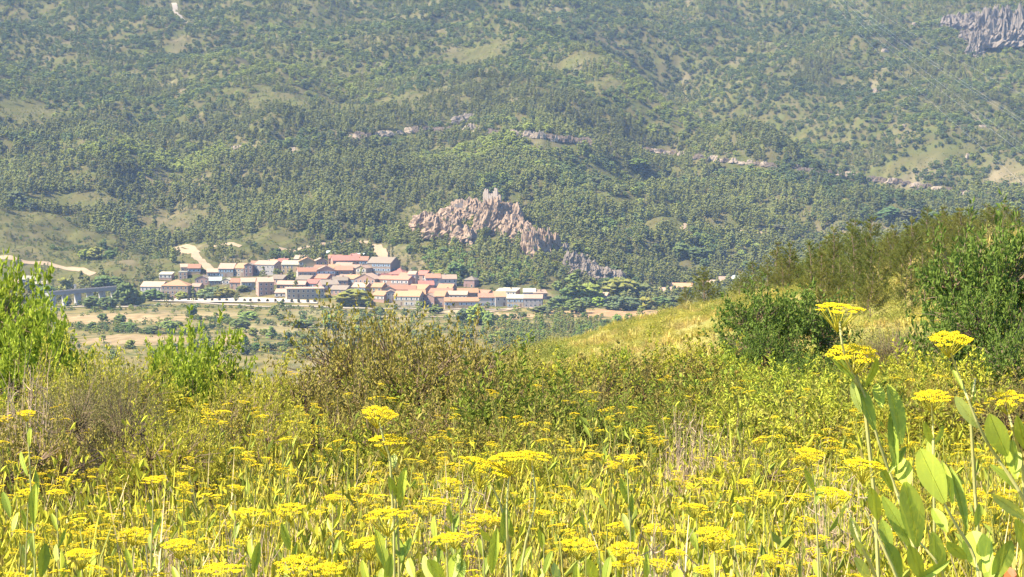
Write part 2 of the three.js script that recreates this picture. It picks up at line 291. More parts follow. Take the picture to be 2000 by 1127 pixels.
function house(px, py, wpx, hpx, o = {}) {
  const { roof = 'x', wall = 'cream', tile = 'terracotta', turn = rr(-30, 12), pitch = 0.46, win = true, where = 'in the village', side = true, chim = rnd() < 0.5 } = o;
  const depth = (o.depth ?? 9) * (roof === 'shed' || roof === 'flat' ? 1 : 1.25), c = hit(px, py, 1400), d = -c.z, W = wpx / pxm(d), Hh = hpx / pxm(d), hw = W / 2, floors = Math.max(1, Math.round(Hh / 3.1));
  const shape = { x: 'gabled', z: 'gable end', hip: 'hipped', shed: 'single slope', flat: 'flat' }[roof];
  const t = thing('house', '', 'house', 'village houses');
  t.position.copy(c); t.rotation.y = turn * Math.PI / 180;
  t.userData.label = `${wall} ${['', 'single storey', 'two storey', 'three storey', 'tall', 'tall'][Math.min(5, floors)]} house with ${WORDS[tile] ?? tile} ${shape} roof ${where}`;
  const g = new Geo(), r = new Geo(), ov = 0.35, th = 0.28, wm = wallMats[wall], rise = roof === 'z' ? pitch * hw : pitch * depth / 2;
  const slab = (a, b, cc, e) => { const up = V(0, th, 0), A = a.clone().add(up), B = b.clone().add(up), C = cc.clone().add(up), E = e.clone().add(up); r.quad(A, B, C, E); r.quad(e, cc, b, a); r.quad(a, b, B, A); r.quad(b, cc, C, B); r.quad(cc, e, E, C); r.quad(e, a, A, E); };
  g.box(-hw, hw, -4, Hh, -depth, 0);
  if (roof === 'x') {
    g.tri(V(hw, Hh, 0), V(hw, Hh, -depth), V(hw, Hh + rise, -depth / 2)); g.tri(V(-hw, Hh, -depth), V(-hw, Hh, 0), V(-hw, Hh + rise, -depth / 2));
    const lo = Hh - ov * pitch, y = Hh + rise;
    slab(V(-hw - ov, lo, ov), V(hw + ov, lo, ov), V(hw + ov, y, -depth / 2), V(-hw - ov, y, -depth / 2));
    slab(V(hw + ov, lo, -depth - ov), V(-hw - ov, lo, -depth - ov), V(-hw - ov, y - 0.003, -depth / 2 - 0.004), V(hw + ov, y - 0.003, -depth / 2 - 0.004));
  } else if (roof === 'z') {
    g.tri(V(-hw, Hh, 0), V(hw, Hh, 0), V(0, Hh + rise, 0)); g.tri(V(hw, Hh, -depth), V(-hw, Hh, -depth), V(0, Hh + rise, -depth));
    const lo = Hh - ov * pitch, y = Hh + rise;
    slab(V(-hw - ov, lo, -depth - ov), V(-hw - ov, lo, ov), V(0, y, ov), V(0, y, -depth - ov));
    slab(V(hw + ov, lo, ov), V(hw + ov, lo, -depth - ov), V(0.004, y - 0.003, -depth - ov), V(0.004, y - 0.003, ov));
  } else if (roof === 'hip') {
    const q = Math.min(hw, depth / 2) * 0.98, y = Hh + rise, a = V(-hw - ov, Hh, ov), b = V(hw + ov, Hh, ov), cc = V(hw + ov, Hh, -depth - ov), e = V(-hw - ov, Hh, -depth - ov), m = V(-hw + q, y, -depth / 2), n = V(hw - q, y, -depth / 2);
    r.quad(a, b, n, m); r.tri(b, cc, n); r.quad(cc, e, m, n); r.tri(e, a, m); r.quad(e, cc, b, a);
  } else if (roof === 'shed') {
    const y = Hh + rise;
    g.quad(V(hw, Hh, -depth), V(-hw, Hh, -depth), V(-hw, y, -depth), V(hw, y, -depth)); g.tri(V(hw, Hh, 0), V(hw, Hh, -depth), V(hw, y, -depth)); g.tri(V(-hw, Hh, -depth), V(-hw, Hh, 0), V(-hw, y, -depth));
    slab(V(-hw - ov, Hh - 0.1, ov), V(hw + ov, Hh - 0.1, ov), V(hw + ov, y + 0.05, -depth - ov), V(-hw - ov, y + 0.05, -depth - ov));
  } else { r.box(-hw - 0.15, hw + 0.15, Hh - 0.1, Hh + 0.35, -depth - 0.15, 0.15); }
  part('wall', g.build(), wm, t);
  const rf = part('roof', r.build(), roofMats[tile][Math.floor(rnd() * 3)], t);
  if (chim && roof !== 'flat') { const ch = part('chimney', chimneyGeo, wm, rf); ch.position.set(rr(-0.6, 0.6) * hw, Hh + rise * (roof === 'shed' ? 0.6 : 0.9) + 0.3, -depth * 0.5); }
  if (win) {
    const sh = pick(shutterMats), cols = Math.max(1, Math.round(W / 3.2)), open = rnd() < 0.6;
    const put = (x, y, z, ry) => {
      const f = part('window', winFrame, frameMat, t); f.position.set(x, y, z); f.rotation.y = ry;
      part('pane', winPane, paneMat, f); part('sill', winSill, frameMat, f);
      if (open) for (const s of [-1, 1]) part('shutter', winShutter, sh, f).position.set(s * 1.05, 0, 0.04);
    };
    const dc = Math.floor(rnd() * cols);
    for (let f = 0; f < floors; f++) for (let k = 0; k < cols; k++) {
      const x = -hw + W * (k + 0.5) / cols, y = Hh - 1.5 - f * Math.min(3.1, Hh / floors);
      if (f === floors - 1 && (k === dc) && floors > 1) { part('door', doorLeaf, doorMat, t).position.set(x, Math.max(0, y - 1.3), 0); continue; }
      if (rnd() < 0.88 && y > 0.7) put(x + rr(-0.2, 0.2), y, 0, 0);
    }
    if (side) for (let f = 0; f < floors; f++) { const y = Hh - 1.5 - f * 3; if (y > 0.7) for (const s of [-1, 1]) if (rnd() < 0.6) put(s * hw, y, -depth * rr(0.3, 0.7), s * Math.PI / 2); }
  }
  return t;
}
const P = 'above the promenade', U = 'in the upper village', L = 'in the lower village row', M = 'in the middle of the village', E = 'at the east end of village';
const HOUSES = [
  [295, 582, 44, 22, { wall: 'white', tile: 'faded', depth: 11, turn: -14, where: P }], [341, 584, 53, 26, { wall: 'cream', tile: 'orange', depth: 13, roof: 'hip', turn: -6, where: P }],
  [323, 547, 25, 11, { wall: 'pink', tile: 'pale', roof: 'shed', depth: 6 }], [357, 545, 17, 14, { wall: 'cream', tile: 'pale', roof: 'flat', depth: 6, where: 'beside the hairpin track' }], [379, 536, 24, 12, { wall: 'ochre', tile: 'terracotta', where: 'beside the hairpin track' }], [362, 531, 18, 9, { wall: 'cream', tile: 'faded', depth: 7, where: 'beside the hairpin track' }],
  [418, 542, 27, 10, { wall: 'rose', tile: 'faded', depth: 8, turn: 8, where: U }], [441, 541, 30, 16, { wall: 'stone', tile: 'faded', depth: 12, turn: -8, where: U }], [466, 540, 24, 16, { wall: 'stone', tile: 'orange', depth: 11, where: U }], [485, 540, 16, 22, { wall: 'rose', tile: 'brown', roof: 'z', depth: 8, where: U }],
  [516, 537, 46, 20, { wall: 'grey', tile: 'faded', depth: 9, where: U }], [394, 557, 27, 12, { wall: 'rose', tile: 'brown', roof: 'z', where: P }], [420, 557, 24, 9, { wall: 'stone', tile: 'white', roof: 'shed', depth: 8, where: P }], [381, 578, 18, 18, { wall: 'pink', tile: 'faded', depth: 7, where: P }],
  [441, 556, 15, 9, { wall: 'cream', tile: 'pale', roof: 'z', depth: 6, where: P }], [462, 566, 28, 14, { wall: 'pink', tile: 'terracotta', where: P }], [487, 568, 31, 17, { wall: 'cream', tile: 'faded', where: P }], [520, 577, 30, 26, { wall: 'pink', tile: 'faded', roof: 'x', turn: 14, depth: 10, where: P }],
  [568, 566, 56, 10, { wall: 'pink', tile: 'faded', depth: 8, where: P }], [558, 580, 44, 8, { wall: 'ochre', tile: 'faded', depth: 9, roof: 'shed', where: P }], [597, 584, 74, 20, { wall: 'cream', tile: 'faded', depth: 8, roof: 'shed', pitch: 0.15, where: P }], [608, 563, 26, 9, { wall: 'rose', tile: 'red', where: M }], [548, 524, 22, 12, { wall: 'pink', tile: 'red', depth: 8, where: U }],
  [566, 533, 34, 16, { wall: 'ochre', tile: 'pale', depth: 9, turn: -10, where: U }], [600, 526, 33, 15, { wall: 'ochre', tile: 'orange', roof: 'z', depth: 10, turn: 6, where: U }], [628, 523, 24, 13, { wall: 'pink', tile: 'faded', roof: 'z', depth: 8, where: U }], [647, 506, 18, 12, { wall: 'grey', tile: 'white', roof: 'shed', depth: 5, win: false, where: 'alone above the upper roofs' }],
  [676, 522, 52, 13, { wall: 'pink', tile: 'red', depth: 11, where: U }], [668, 530, 34, 10, { wall: 'cream', tile: 'faded', depth: 8, where: U }], [700, 506, 16, 7, { wall: 'white', tile: 'white', roof: 'shed', depth: 5, where: 'below the slope path' }], [710, 523, 16, 14, { wall: 'pink', tile: 'terracotta', where: U }],
  [740, 540, 50, 26, { wall: 'stone', tile: 'brown', roof: 'x', depth: 13, turn: -22, where: 'below the cypress trees', chim: false }], [772, 546, 36, 10, { wall: 'rose', tile: 'red', roof: 'hip', depth: 11, pitch: 0.6, where: U }], [601, 549, 38, 18, { wall: 'white', tile: 'terracotta', depth: 9, turn: 10, where: M }], [637, 546, 36, 18, { wall: 'pink', tile: 'faded', roof: 'z', depth: 11, turn: 4, where: M }],
  [672, 540, 34, 12, { wall: 'pink', tile: 'terracotta', depth: 9, where: M }], [673, 549, 37, 6, { wall: 'cream', tile: 'faded', roof: 'shed', depth: 8, where: M }], [705, 542, 22, 18, { wall: 'cream', tile: 'faded', roof: 'z', depth: 9, where: M }], [590, 556, 30, 10, { wall: 'rose', tile: 'brown', where: M }], [646, 570, 34, 14, { wall: 'rose', tile: 'brown', roof: 'x', depth: 10, turn: 20, where: M }], [664, 560, 30, 12, { wall: 'pink', tile: 'brown', depth: 8, where: M }],
  [712, 562, 44, 17, { wall: 'pink', tile: 'faded', roof: 'z', depth: 10, where: M }], [768, 564, 66, 18, { wall: 'pink', tile: 'terracotta', depth: 8, where: M }], [804, 560, 15, 24, { wall: 'white', tile: 'faded', depth: 7, where: M }], [735, 575, 22, 14, { wall: 'ochre', tile: 'orange', where: L }], [787, 576, 50, 10, { wall: 'pink', tile: 'terracotta', depth: 9, where: L }],
  [738, 590, 28, 13, { wall: 'pink', tile: 'orange', where: L }], [763, 591, 17, 20, { wall: 'grey', tile: 'faded', roof: 'z', depth: 9, where: L }], [794, 599, 52, 20, { wall: 'cream', tile: 'orange', depth: 11, where: L }], [822, 551, 20, 14, { wall: 'pink', tile: 'red', where: U }], [846, 561, 30, 18, { wall: 'white', tile: 'terracotta', where: U }], [874, 560, 36, 15, { wall: 'white', tile: 'faded', depth: 9, where: U }],
  [916, 561, 22, 14, { wall: 'rose', tile: 'brown', roof: 'hip', where: 'standing apart on the slope' }], [812, 574, 40, 9, { wall: 'pink', tile: 'orange', depth: 10, where: M }], [836, 599, 26, 19, { wall: 'rose', tile: 'faded', roof: 'z', depth: 10, where: L }], [857, 599, 22, 20, { wall: 'pink', tile: 'orange', roof: 'x', depth: 11, where: L }], [858, 582, 46, 10, { wall: 'pink', tile: 'terracotta', depth: 9, where: M }],
  [902, 603, 66, 14, { wall: 'ochre', tile: 'orange', roof: 'shed', depth: 9, where: L }], [890, 590, 44, 14, { wall: 'cream', tile: 'faded', depth: 8, where: M }], [915, 586, 40, 14, { wall: 'pink', tile: 'orange', depth: 9, where: M }], [951, 598, 33, 17, { wall: 'white', tile: 'terracotta', depth: 8, where: E }], [979, 599, 23, 19, { wall: 'white', tile: 'orange', depth: 11, where: E }],
  [988, 580, 42, 11, { wall: 'ochre', tile: 'pale', roof: 'shed', depth: 8, where: E }], [1006, 601, 33, 18, { wall: 'cream', tile: 'pale', depth: 8, where: E }], [1041, 601, 36, 18, { wall: 'grey', tile: 'faded', depth: 8, turn: -4, where: E }], [1034, 583, 24, 12, { wall: 'pink', tile: 'pale', depth: 8, where: E }], [1056, 585, 26, 12, { wall: 'rose', tile: 'faded', depth: 8, roof: 'shed', where: E }],
  [1172, 586, 26, 8, { wall: 'stone', tile: 'faded', depth: 7, where: 'alone among the river trees' }], [1295, 575, 52, 6, { wall: 'pink', tile: 'faded', depth: 8, where: 'past the river trees' }], [1330, 572, 42, 11, { wall: 'stone', tile: 'orange', depth: 9, where: 'past the river trees' }], [1392, 568, 30, 13, { wall: 'cream', tile: 'faded', depth: 9, where: 'behind the pines' }], [1416, 562, 24, 14, { wall: 'rose', tile: 'faded', depth: 9, where: 'behind the pines' }], [1437, 562, 22, 17, { wall: 'white', tile: 'white', roof: 'shed', depth: 9, where: 'behind the pines' }],
  [500, 529, 26, 12, { wall: 'pink', tile: 'terracotta', depth: 8, where: U }], [530, 524, 18, 10, { wall: 'cream', tile: 'orange', depth: 8, where: U }], [585, 515, 22, 9, { wall: 'pink', tile: 'faded', depth: 8, where: U }], [655, 514, 26, 9, { wall: 'rose', tile: 'terracotta', depth: 8, where: U }], [690, 513, 24, 10, { wall: 'pink', tile: 'red', depth: 8, where: U }], [622, 536, 24, 11, { wall: 'cream', tile: 'terracotta', depth: 8, where: M }], [652, 533, 22, 9, { wall: 'pink', tile: 'orange', depth: 8, where: M }], [690, 534, 22, 10, { wall: 'rose', tile: 'faded', depth: 8, where: M }],
  [540, 556, 28, 11, { wall: 'rose', tile: 'brown', depth: 9, where: M }], [626, 556, 26, 12, { wall: 'pink', tile: 'terracotta', depth: 9, where: M }], [684, 556, 26, 11, { wall: 'cream', tile: 'orange', depth: 9, where: M }], [742, 553, 26, 12, { wall: 'pink', tile: 'red', depth: 9, roof: 'z', where: M }], [790, 552, 28, 11, { wall: 'ochre', tile: 'terracotta', depth: 9, where: M }], [833, 568, 30, 11, { wall: 'pink', tile: 'red', depth: 9, where: M }], [868, 572, 30, 9, { wall: 'rose', tile: 'orange', depth: 9, where: M }], [760, 577, 26, 11, { wall: 'cream', tile: 'terracotta', depth: 9, roof: 'z', where: L }], [815, 586, 32, 11, { wall: 'pink', tile: 'orange', depth: 9, where: L }], [700, 573, 30, 12, { wall: 'rose', tile: 'faded', depth: 9, where: M }], [940, 584, 26, 10, { wall: 'ochre', tile: 'terracotta', depth: 8, where: E }], [660, 578, 34, 12, { wall: 'pink', tile: 'brown', depth: 9, where: M }],
  [52, 556, 44, 10, { wall: 'stone', tile: 'pale', depth: 8, roof: 'x', where: 'of the dirt track farm' }], [78, 562, 26, 7, { wall: 'cream', tile: 'pale', depth: 6, roof: 'shed', where: 'of the dirt track farm' }], [28, 560, 20, 8, { wall: 'cream', tile: 'faded', depth: 6, where: 'of the dirt track farm' }],
];
const houseFeet = HOUSES.map((a) => { const h = house(...a); return [h.position.x, -h.position.z, a[2] / pxm(-h.position.z) / 2 + 3, (a[4].depth ?? 9) + 2]; });
{ // long road bridge on the west side of the village
  const a = at(96, 573, 1716), b = at(240, 561, 1760), b2 = thing('road_bridge', 'long low road bridge with pale parapet and dark piers beside the river trees', 'bridge');
  b2.position.copy(a); b2.rotation.y = Math.atan2(-(b.z - a.z), b.x - a.x);
  const Lb = Math.hypot(b.x - a.x, b.z - a.z), rise = b.y - a.y, slab = (y0, y1, z0, z1) => { const g = new Geo().box(0, Lb, y0, y1, z0, z1), q = g.p; for (let i = 0; i < q.length; i += 3) q[i + 1] += q[i] / Lb * rise; return g.build(); };
  part('deck', slab(-1.6, 0, -6, 0), mat(0.28, 0.266, 0.252), b2); part('parapet', slab(0.004, 0.9, -0.35, 0.15), mat(0.3, 0.27, 0.23), b2); part('parapet', slab(0.004, 0.9, -6.15, -5.65), mat(0.3, 0.27, 0.23), b2);
  for (let k = 0; k < 6; k++) part('pier', new Geo().box(-1, 1, -11, -1.604, -5.4, -0.6).build(), mat(0.36, 0.34, 0.32), b2).position.set(Lb * (k + 0.5) / 6, rise * (k + 0.5) / 6, 0);
  const p = thing('gate_post', 'tall white post beside the road bridge', 'post'); p.position.copy(hit(147, 573, 1500));
  part('shaft', new Geo().box(-0.7, 0.7, -1, 6, -0.7, 0.7).build(), wallMats.white, p); part('cap', new Geo().box(-0.85, 0.85, 6, 6.4, -0.85, 0.85).build(), wallMats.white, p);
}
console.log('village');

// ---------------------------------------------------------------- rock: castle crag, cliffs, ruin
const rockGrain = grain(256, 2.5, 0.6, 1, 5); rockGrain.repeat.set(0.09, 0.09);
const rockMats = { tan: mat(0.31, 0.218, 0.145, 1, { map: rockGrain }), pale: mat(0.34, 0.265, 0.185, 1, { map: rockGrain }), grey: mat(0.21, 0.17, 0.13, 1, { map: rockGrain }) };
function rockGeo(w, h, dp, rough = 0.3, detail = 12) {      // upright limestone block with broken, bedded faces, base at y = 0
  const g = new THREE.BoxGeometry(1, 1, 1, detail, detail, detail), p = g.attributes.position, uv = g.attributes.uv, o = rnd() * 100, tx = rr(-0.25, 0.25), big = Math.max(w, dp);
  const ridge = (x, y, z) => 1 - 2 * Math.abs(n3(x, y, z));
  for (let i = 0; i < p.count; i++) {
    let x = p.getX(i), y = p.getY(i) + 0.5, z = p.getZ(i);
    const L = Math.hypot(x, z) || 1, round = lerp(1, Math.max(Math.abs(x), Math.abs(z)) / L, 0.75), taper = 1 - 0.5 * Math.pow(y, 1.7);
    const X = x * w / 9, Y = y * h / 9, Z = z * dp / 9;
    const k = 1 + rough * (0.75 * ridge(X * 0.8 + o, Y * 0.45, Z * 0.8) + 0.5 * ridge(X * 2.1 + o, Y * 1.2 + X * 0.8, Z * 2.1) + 0.34 * n3(X * 5 + o, Y * 5, Z * 5) + 0.24 * n3(X * 11 + o, Y * 9, Z * 11) + 0.18 * Math.round(2 * n3(o, Y * 2.6 + X * 0.7, 0.5)));
    x *= round * taper * k; z *= round * taper * k; y *= 1 + rough * (0.7 * n3(x * 3 + o, 2.2, z * 3) + 0.35 * n3(x * 8 + o, 1.2, z * 8)) * (y > 0.3 ? 1 : 0); x += tx * y * h / big * 0.4;
    p.setXYZ(i, x * w, y * h, z * dp); uv.setXY(i, x * w + z * dp * 0.7, y * h);
  }
  const out = g.toNonIndexed(); out.computeVertexNormals(); return out;
}
const crag = thing('castle_crag', 'pinkish limestone crag carrying the ruined castle above the village', 'crag');
crag.position.copy(ground(-17, 1925));
const CRAG = [[832, 448, 46, 34], [858, 462, 50, 44], [882, 470, 46, 44], [905, 478, 44, 36], [880, 436, 50, 32], [905, 425, 44, 34], [926, 425, 36, 38], [944, 452, 30, 66], [958, 455, 34, 72], [975, 446, 36, 56], [996, 438, 40, 40], [968, 424, 40, 40], [1004, 468, 44, 48], [1022, 474, 36, 40], [1030, 498, 22, 44], [1046, 506, 24, 56], [1062, 504, 30, 54], [1080, 500, 26, 42], [1098, 500, 26, 26], [1116, 532, 26, 40], [1134, 536, 30, 40], [1152, 542, 36, 34], [1176, 546, 36, 26], [1200, 548, 34, 22], [1140, 512, 30, 16]];
for (const [px, py, w, h] of CRAG) {
  const c = hit(px, py, 1700), k = pxm(-c.z), W = w / k * 1.25, r = part('rock_pinnacle', rockGeo(W, h / k * (px > 930 && px < 985 ? 0.86 : 1), W * 0.9, 0.28, 14), px > 1085 ? rockMats.grey : rockMats.tan, crag);
  r.position.copy(c).sub(crag.position).add(V(0, -1.5, -W * 0.15)); r.rotation.y = rr(-0.5, 0.5);
}
{
  const ruin = thing('castle_ruin', 'ragged stone castle ruin on the peak of the crag', 'ruin'), base = at(957, 394, 1916); ruin.position.copy(base); ruin.scale.set(1.15, 1.35, 1.15); ruin.rotation.y = -0.55;
  const stub = (x0, x1, z0, z1, tops) => { const g = new Geo(), n = tops.length; for (let i = 0; i < n; i++) { const a = lerp(x0, x1, i / n), b = lerp(x0, x1, (i + 1) / n); g.box(a, b - 0.003, -3, tops[i], z0 + 0.1 * (i % 2), z1 - 0.1 * (i % 2)); } return g.build(); };
  const sm1 = mat(0.37, 0.297, 0.231, 1, { map: rockGrain });
  part('wall', stub(-5, -1.2, -1, 0.4, [5.2, 6.6, 7.1, 6.2, 6.8]), sm1, ruin); part('wall', stub(1, 5.4, -1.4, 0, [4.2, 5.8, 7.6, 7.2]), sm1, ruin); part('wall', stub(-1.2, 1, -0.8, 0.2, [4.4, 3.6]), sm1, ruin); part('wall', stub(-4.8, 5, -6, -4.6, [3, 4.4, 2.6, 5, 3.8]), sm1, ruin);
  const w2 = thing('castle_ruin', 'low broken curtain wall on the shoulder of the crag', 'ruin'); w2.position.copy(at(912, 402, 1926)); part('wall', stub(-9, 8, -0.8, 0.4, [1.4, 2.2, 1.1, 2.8, 1.9, 3.1, 2.2]), sm1, w2);
}
const rockSpots = [];
function outcrop(list, label, m, name = 'rock_outcrop', grow = 1) {
  for (const [px, py, w, h] of list) {
    const c = hit(px, py, 1800), k = pxm(-c.z), W = w / k * grow, o = top(name, rockGeo(W * 1.15, h / k * 1.05, Math.max(4, W * 0.5), 0.4, 8), m, label, 'rock', 'limestone outcrops on the mountain');
    o.position.copy(c).add(V(0, -1.2, 0)); o.rotation.y = rr(-0.3, 0.3); rockSpots.push([c.x, -c.z, W * 0.6]);
  }
}
{ // long broken ledge of the cliff band
  const brown = mat(0.16, 0.12, 0.085, 1, { map: rockGrain }), line = [[690, 268], [760, 262], [850, 255], [930, 254], [1030, 266], [1150, 280], [1260, 293], [1400, 312], [1520, 325], [1680, 346], [1800, 364], [1940, 385]];
  for (let px = 690; px < 1938; px += rr(7, 17)) {
    let k = 0; while (px > line[k + 1][0]) k++;
    const py = lerp(line[k][1], line[k + 1][1], (px - line[k][0]) / (line[k + 1][0] - line[k][0])) + rr(-2, 2), gap = n2(px / 45, 1.7);
    if (gap < -0.45) continue;
    const white = n2(px / 30, 9.4) > 0.15;
    outcrop([[px, py, rr(12, 22), rr(5, 9) * (px < 1260 ? 1.35 : 1)]], white ? 'pale limestone block in the long cliff band' : 'dull brown rock block in the long cliff band', white ? rockMats.pale : brown);
  }
}
outcrop([[448, 298, 20, 9], [466, 296, 24, 12], [485, 296, 20, 9], [570, 292, 16, 6]], 'bright scree covered rock in the bare patch of the woods', rockMats.pale);
outcrop([[900, 240, 34, 14], [915, 230, 26, 9]], 'dark rocky knob above the cliff band', rockMats.grey);
outcrop([[1728, 100, 12, 6], [1708, 180, 10, 8], [1918, 250, 14, 7], [1890, 308, 8, 9], [1765, 248, 7, 7], [1785, 50, 7, 7]], 'small pale stone scar on the far slope', rockMats.pale);
const cliff = thing('cliff', 'tall grey limestone cliff high on the far slope under the power lines', 'cliff'); cliff.position.copy(hit(1930, 110));
for (const [px, py, w, h] of [[1858, 54, 36, 22], [1882, 56, 34, 26], [1905, 62, 34, 34], [1925, 80, 36, 52], [1905, 108, 24, 40], [1950, 90, 40, 62], [1978, 88, 40, 62], [2005, 86, 40, 58], [1890, 80, 24, 20], [2035, 80, 44, 50]]) {
  const c = hit(px, py, 1800), k = pxm(-c.z), W = w / k * 1.3, r = part('rock_face', rockGeo(W, h / k * 1.05, W * 0.6, 0.4, 16), rockMats.grey, cliff);
  r.position.copy(c).sub(cliff.position).add(V(0, -2, 0)); r.rotation.y = rr(-0.4, 0.2);
}
console.log('rock');

// ---------------------------------------------------------------- trees of the valley and the mountain
function crownGeo(kind, clumps, R, Hc) {                   // lumpy crown: overlapping leaf clumps through the crown's volume, base of crown at y = 0
  const g = new Geo();
  for (let i = 0; i < clumps; i++) {
    const u = Math.pow(rnd(), 0.6), a = rr(0, 6.2832), y = rnd();
    const prof = kind === 'pine' ? Math.pow(1 - y, 0.55) * (0.55 + 0.45 * Math.min(1, y * 6)) : kind === 'cypress' ? Math.sin(Math.PI * clamp(y * 0.86 + 0.1, 0, 1)) : Math.sqrt(Math.max(0, 1 - (2 * y - 0.9) ** 2 / 1.25));
    const r = R * prof * u, s = R * rr(0.2, 0.36) * (kind === 'cypress' ? 1.1 : 1);
    g.octa(V(Math.cos(a) * r, y * Hc, Math.sin(a) * r), s, s * rr(0.55, 0.95), s, 0.4, rr(0, 3));
  }
  return g.build();
}
const trunkGeo = (h, r, lean = 0.2) => new Geo().tube([V(0, -1, 0), V(lean * 0.3, h * 0.5, 0), V(lean, h, lean * 0.4)], r, r * 0.5, 5).build();
const barkMat = mat(0.16, 0.12, 0.09);
const PINE = [0.115, 0.121, 0.0311], OAK = [0.0681, 0.0903, 0.0252], LIME = [0.127, 0.145, 0.0266], POPLAR = [0.0962, 0.126, 0.0296];
const forestMat = new THREE.MeshPhysicalMaterial({ specularIntensity: 0.1, color: 0xffffff, roughness: 1, side: THREE.DoubleSide });
const farPines = [0, 1, 2].map(() => crownGeo('pine', 34, 2.1, 6)), farOaks = [0, 1, 2].map(() => crownGeo('oak', 30, 2.5, 3.6)), farBushes = [0, 1].map(() => crownGeo('oak', 16, 1.5, 1.6));
const occupied = (x, d) => {
  for (const [hx, hd, w, dp] of houseFeet) if (Math.abs(x - hx) < w && d > hd - 5 && d < hd + dp) return true;
  return false;
};
const trackPts = trackLines.flatMap(({ cv, w }) => cv.getSpacedPoints(Math.ceil(cv.getLength() / 4)).map((p) => [p.x, -p.z, w / 2 + 2.5]));
const trackGrid = new Map();
for (const t of trackPts) { const k = Math.round(t[0] / 20) + ',' + Math.round(t[1] / 20); if (!trackGrid.has(k)) trackGrid.set(k, []); trackGrid.get(k).push(t); }
const onTrack = (x, d) => { const a = Math.round(x / 20), b = Math.round(d / 20); for (let i = -1; i < 2; i++) for (let j = -1; j < 2; j++) for (const t of trackGrid.get((a + i) + ',' + (b + j)) ?? []) if (Math.hypot(x - t[0], d - t[1]) < t[2]) return true; return false; };
const cragRocks = CRAG.map(([px, py, w, h]) => { const c = hit(px, py, 1700), k = pxm(-c.z); return [c.x, -c.z, w / k * 0.55]; });
const onCrag = (x, d) => { for (const [cx, cd, r] of rockSpots) if (Math.abs(x - cx) < r && d > cd - 12 && d < cd + 4) return true; for (const [cx, cd, r] of cragRocks) if (Math.abs(x - cx) < r && d > cd - 5 && d < cd + 12) return true; return false; };
const villageBox = (x, d) => x > -262 && x < 30 && d > 1690 && d < 1690 + 60 + 110 * sm(-262, -150, x) * (1 - sm(-70, 30, x)) + 30;
const trees = [];                                           // [kind, x, d, scale, tint]
{
  let made = 0;
  for (let i = 0; i < 185000; i++) {
    const d = Math.sqrt(rr(1745 ** 2, 3230 ** 2)), x = rr(-1, 1) * (0.2 * d + 40);
    let w = 0;
    for (const p of clearings) w = Math.max(w, inside(p, x, d) * (p.s ?? p.g));
    const clump = fbm(x / 45, d / 60, 3), open = sm(1745, 1900, d) * 0.4 + 0.5 + 0.38 * clump;
    const leftMeadow = sm(-120, -230, x) * (1 - sm(1900, 2010, d));
    let dens = clamp(open, 0.25, 1) * (1 - 0.3 * w) * (1 - 0.4 * leftMeadow) * lerp(1, 0.82, sm(2400, 2900, d));
    if (rnd() > dens * 0.56 || occupied(x, d) || onTrack(x, d) || onCrag(x, d)) continue;
    if (villageBox(x, d) && rnd() < 0.72) continue;
    const cl = cliffLine(x), z1 = fbm(x / 120 + 50, d / 160, 2);
    const pine = d < cl + 130 ? sm(-0.3, 0.15, z1 + 0.28 - 0.6 * sm(cl - 60, cl - 10, d) * (1 - sm(cl - 10, cl, d))) : sm(0.05, 0.3, z1);
    let zone = ''; for (const p of zones) if (rnd() < 0.85 * inside(p, x, d)) zone = p.k;
    const size = rr(0.7, 1.5) * (w > 0.3 ? rr(0.3, 0.55) : leftMeadow > 0.5 && rnd() < 0.7 ? 0.5 : 1) * lerp(1, 0.78, sm(2250, 2500, d));
    const kind = (zone === 'pine' || (!zone && rnd() < pine * 0.85)) && (w < 0.3 || rnd() < 0.12) ? 'pine' : (rnd() < 0.35 || w > 0.3 || leftMeadow > 0.5 ? 'bush' : 'oak');
    const tone = 1 + 0.25 * fbm(x / 70 - 20, d / 70, 2) + 0.35 * fbm(x / 210 + 7, d / 210, 2) + rr(-0.2, 0.2), base = kind === 'pine' ? PINE : zone === 'lime' || (!zone && rnd() < 0.35 + 0.3 * z1) ? LIME : OAK;
    trees.push([kind, x, d, size, base.map((c) => c * tone)]);
    made++;
  }
  console.log('mountain trees', made);
}
// valley trees and bushes
for (let i = 0; i < 8500; i++) {
  const d = rr(1290, 1735), x = rr(-1, 1) * (0.2 * d + 20);
  let w = 0; for (const p of fields) w = Math.max(w, inside(p, x, d));
  const rows = sm(0.1, 0.4, fbm(x / 70 + 11, d / 26, 3));
  if (rnd() > (0.2 + 0.75 * rows) * (1 - 0.88 * w) || onTrack(x, d) || occupied(x, d)) continue;
  if (d > 1690 && x > -235 && x < -120) continue;
  const base = rnd() < 0.6 ? LIME : OAK, tone = rr(0.8, 1.25);
  trees.push([rnd() < 0.72 ? 'bush' : 'oak', x, d, rr(0.5, 1.15), base.map((c) => c * tone)]);
}
for (const a of clearings) if (a.g) for (let i = 0; i < Math.min(420, a.rx * a.rd * 0.06); i++) {  // knee high tufts of scrub over the open ground
  const q = Math.sqrt(rnd()), t = rr(0, 6.283), x = a.x + Math.cos(t) * a.rx * q, d = a.d + Math.sin(t) * a.rd * q;
  if (!onTrack(x, d) && !occupied(x, d) && !onCrag(x, d)) trees.push(['bush', x, d, rr(0.22, 0.6), (rnd() < 0.5 ? LIME : OAK).map((c) => c * rr(0.8, 1.2))]);
}
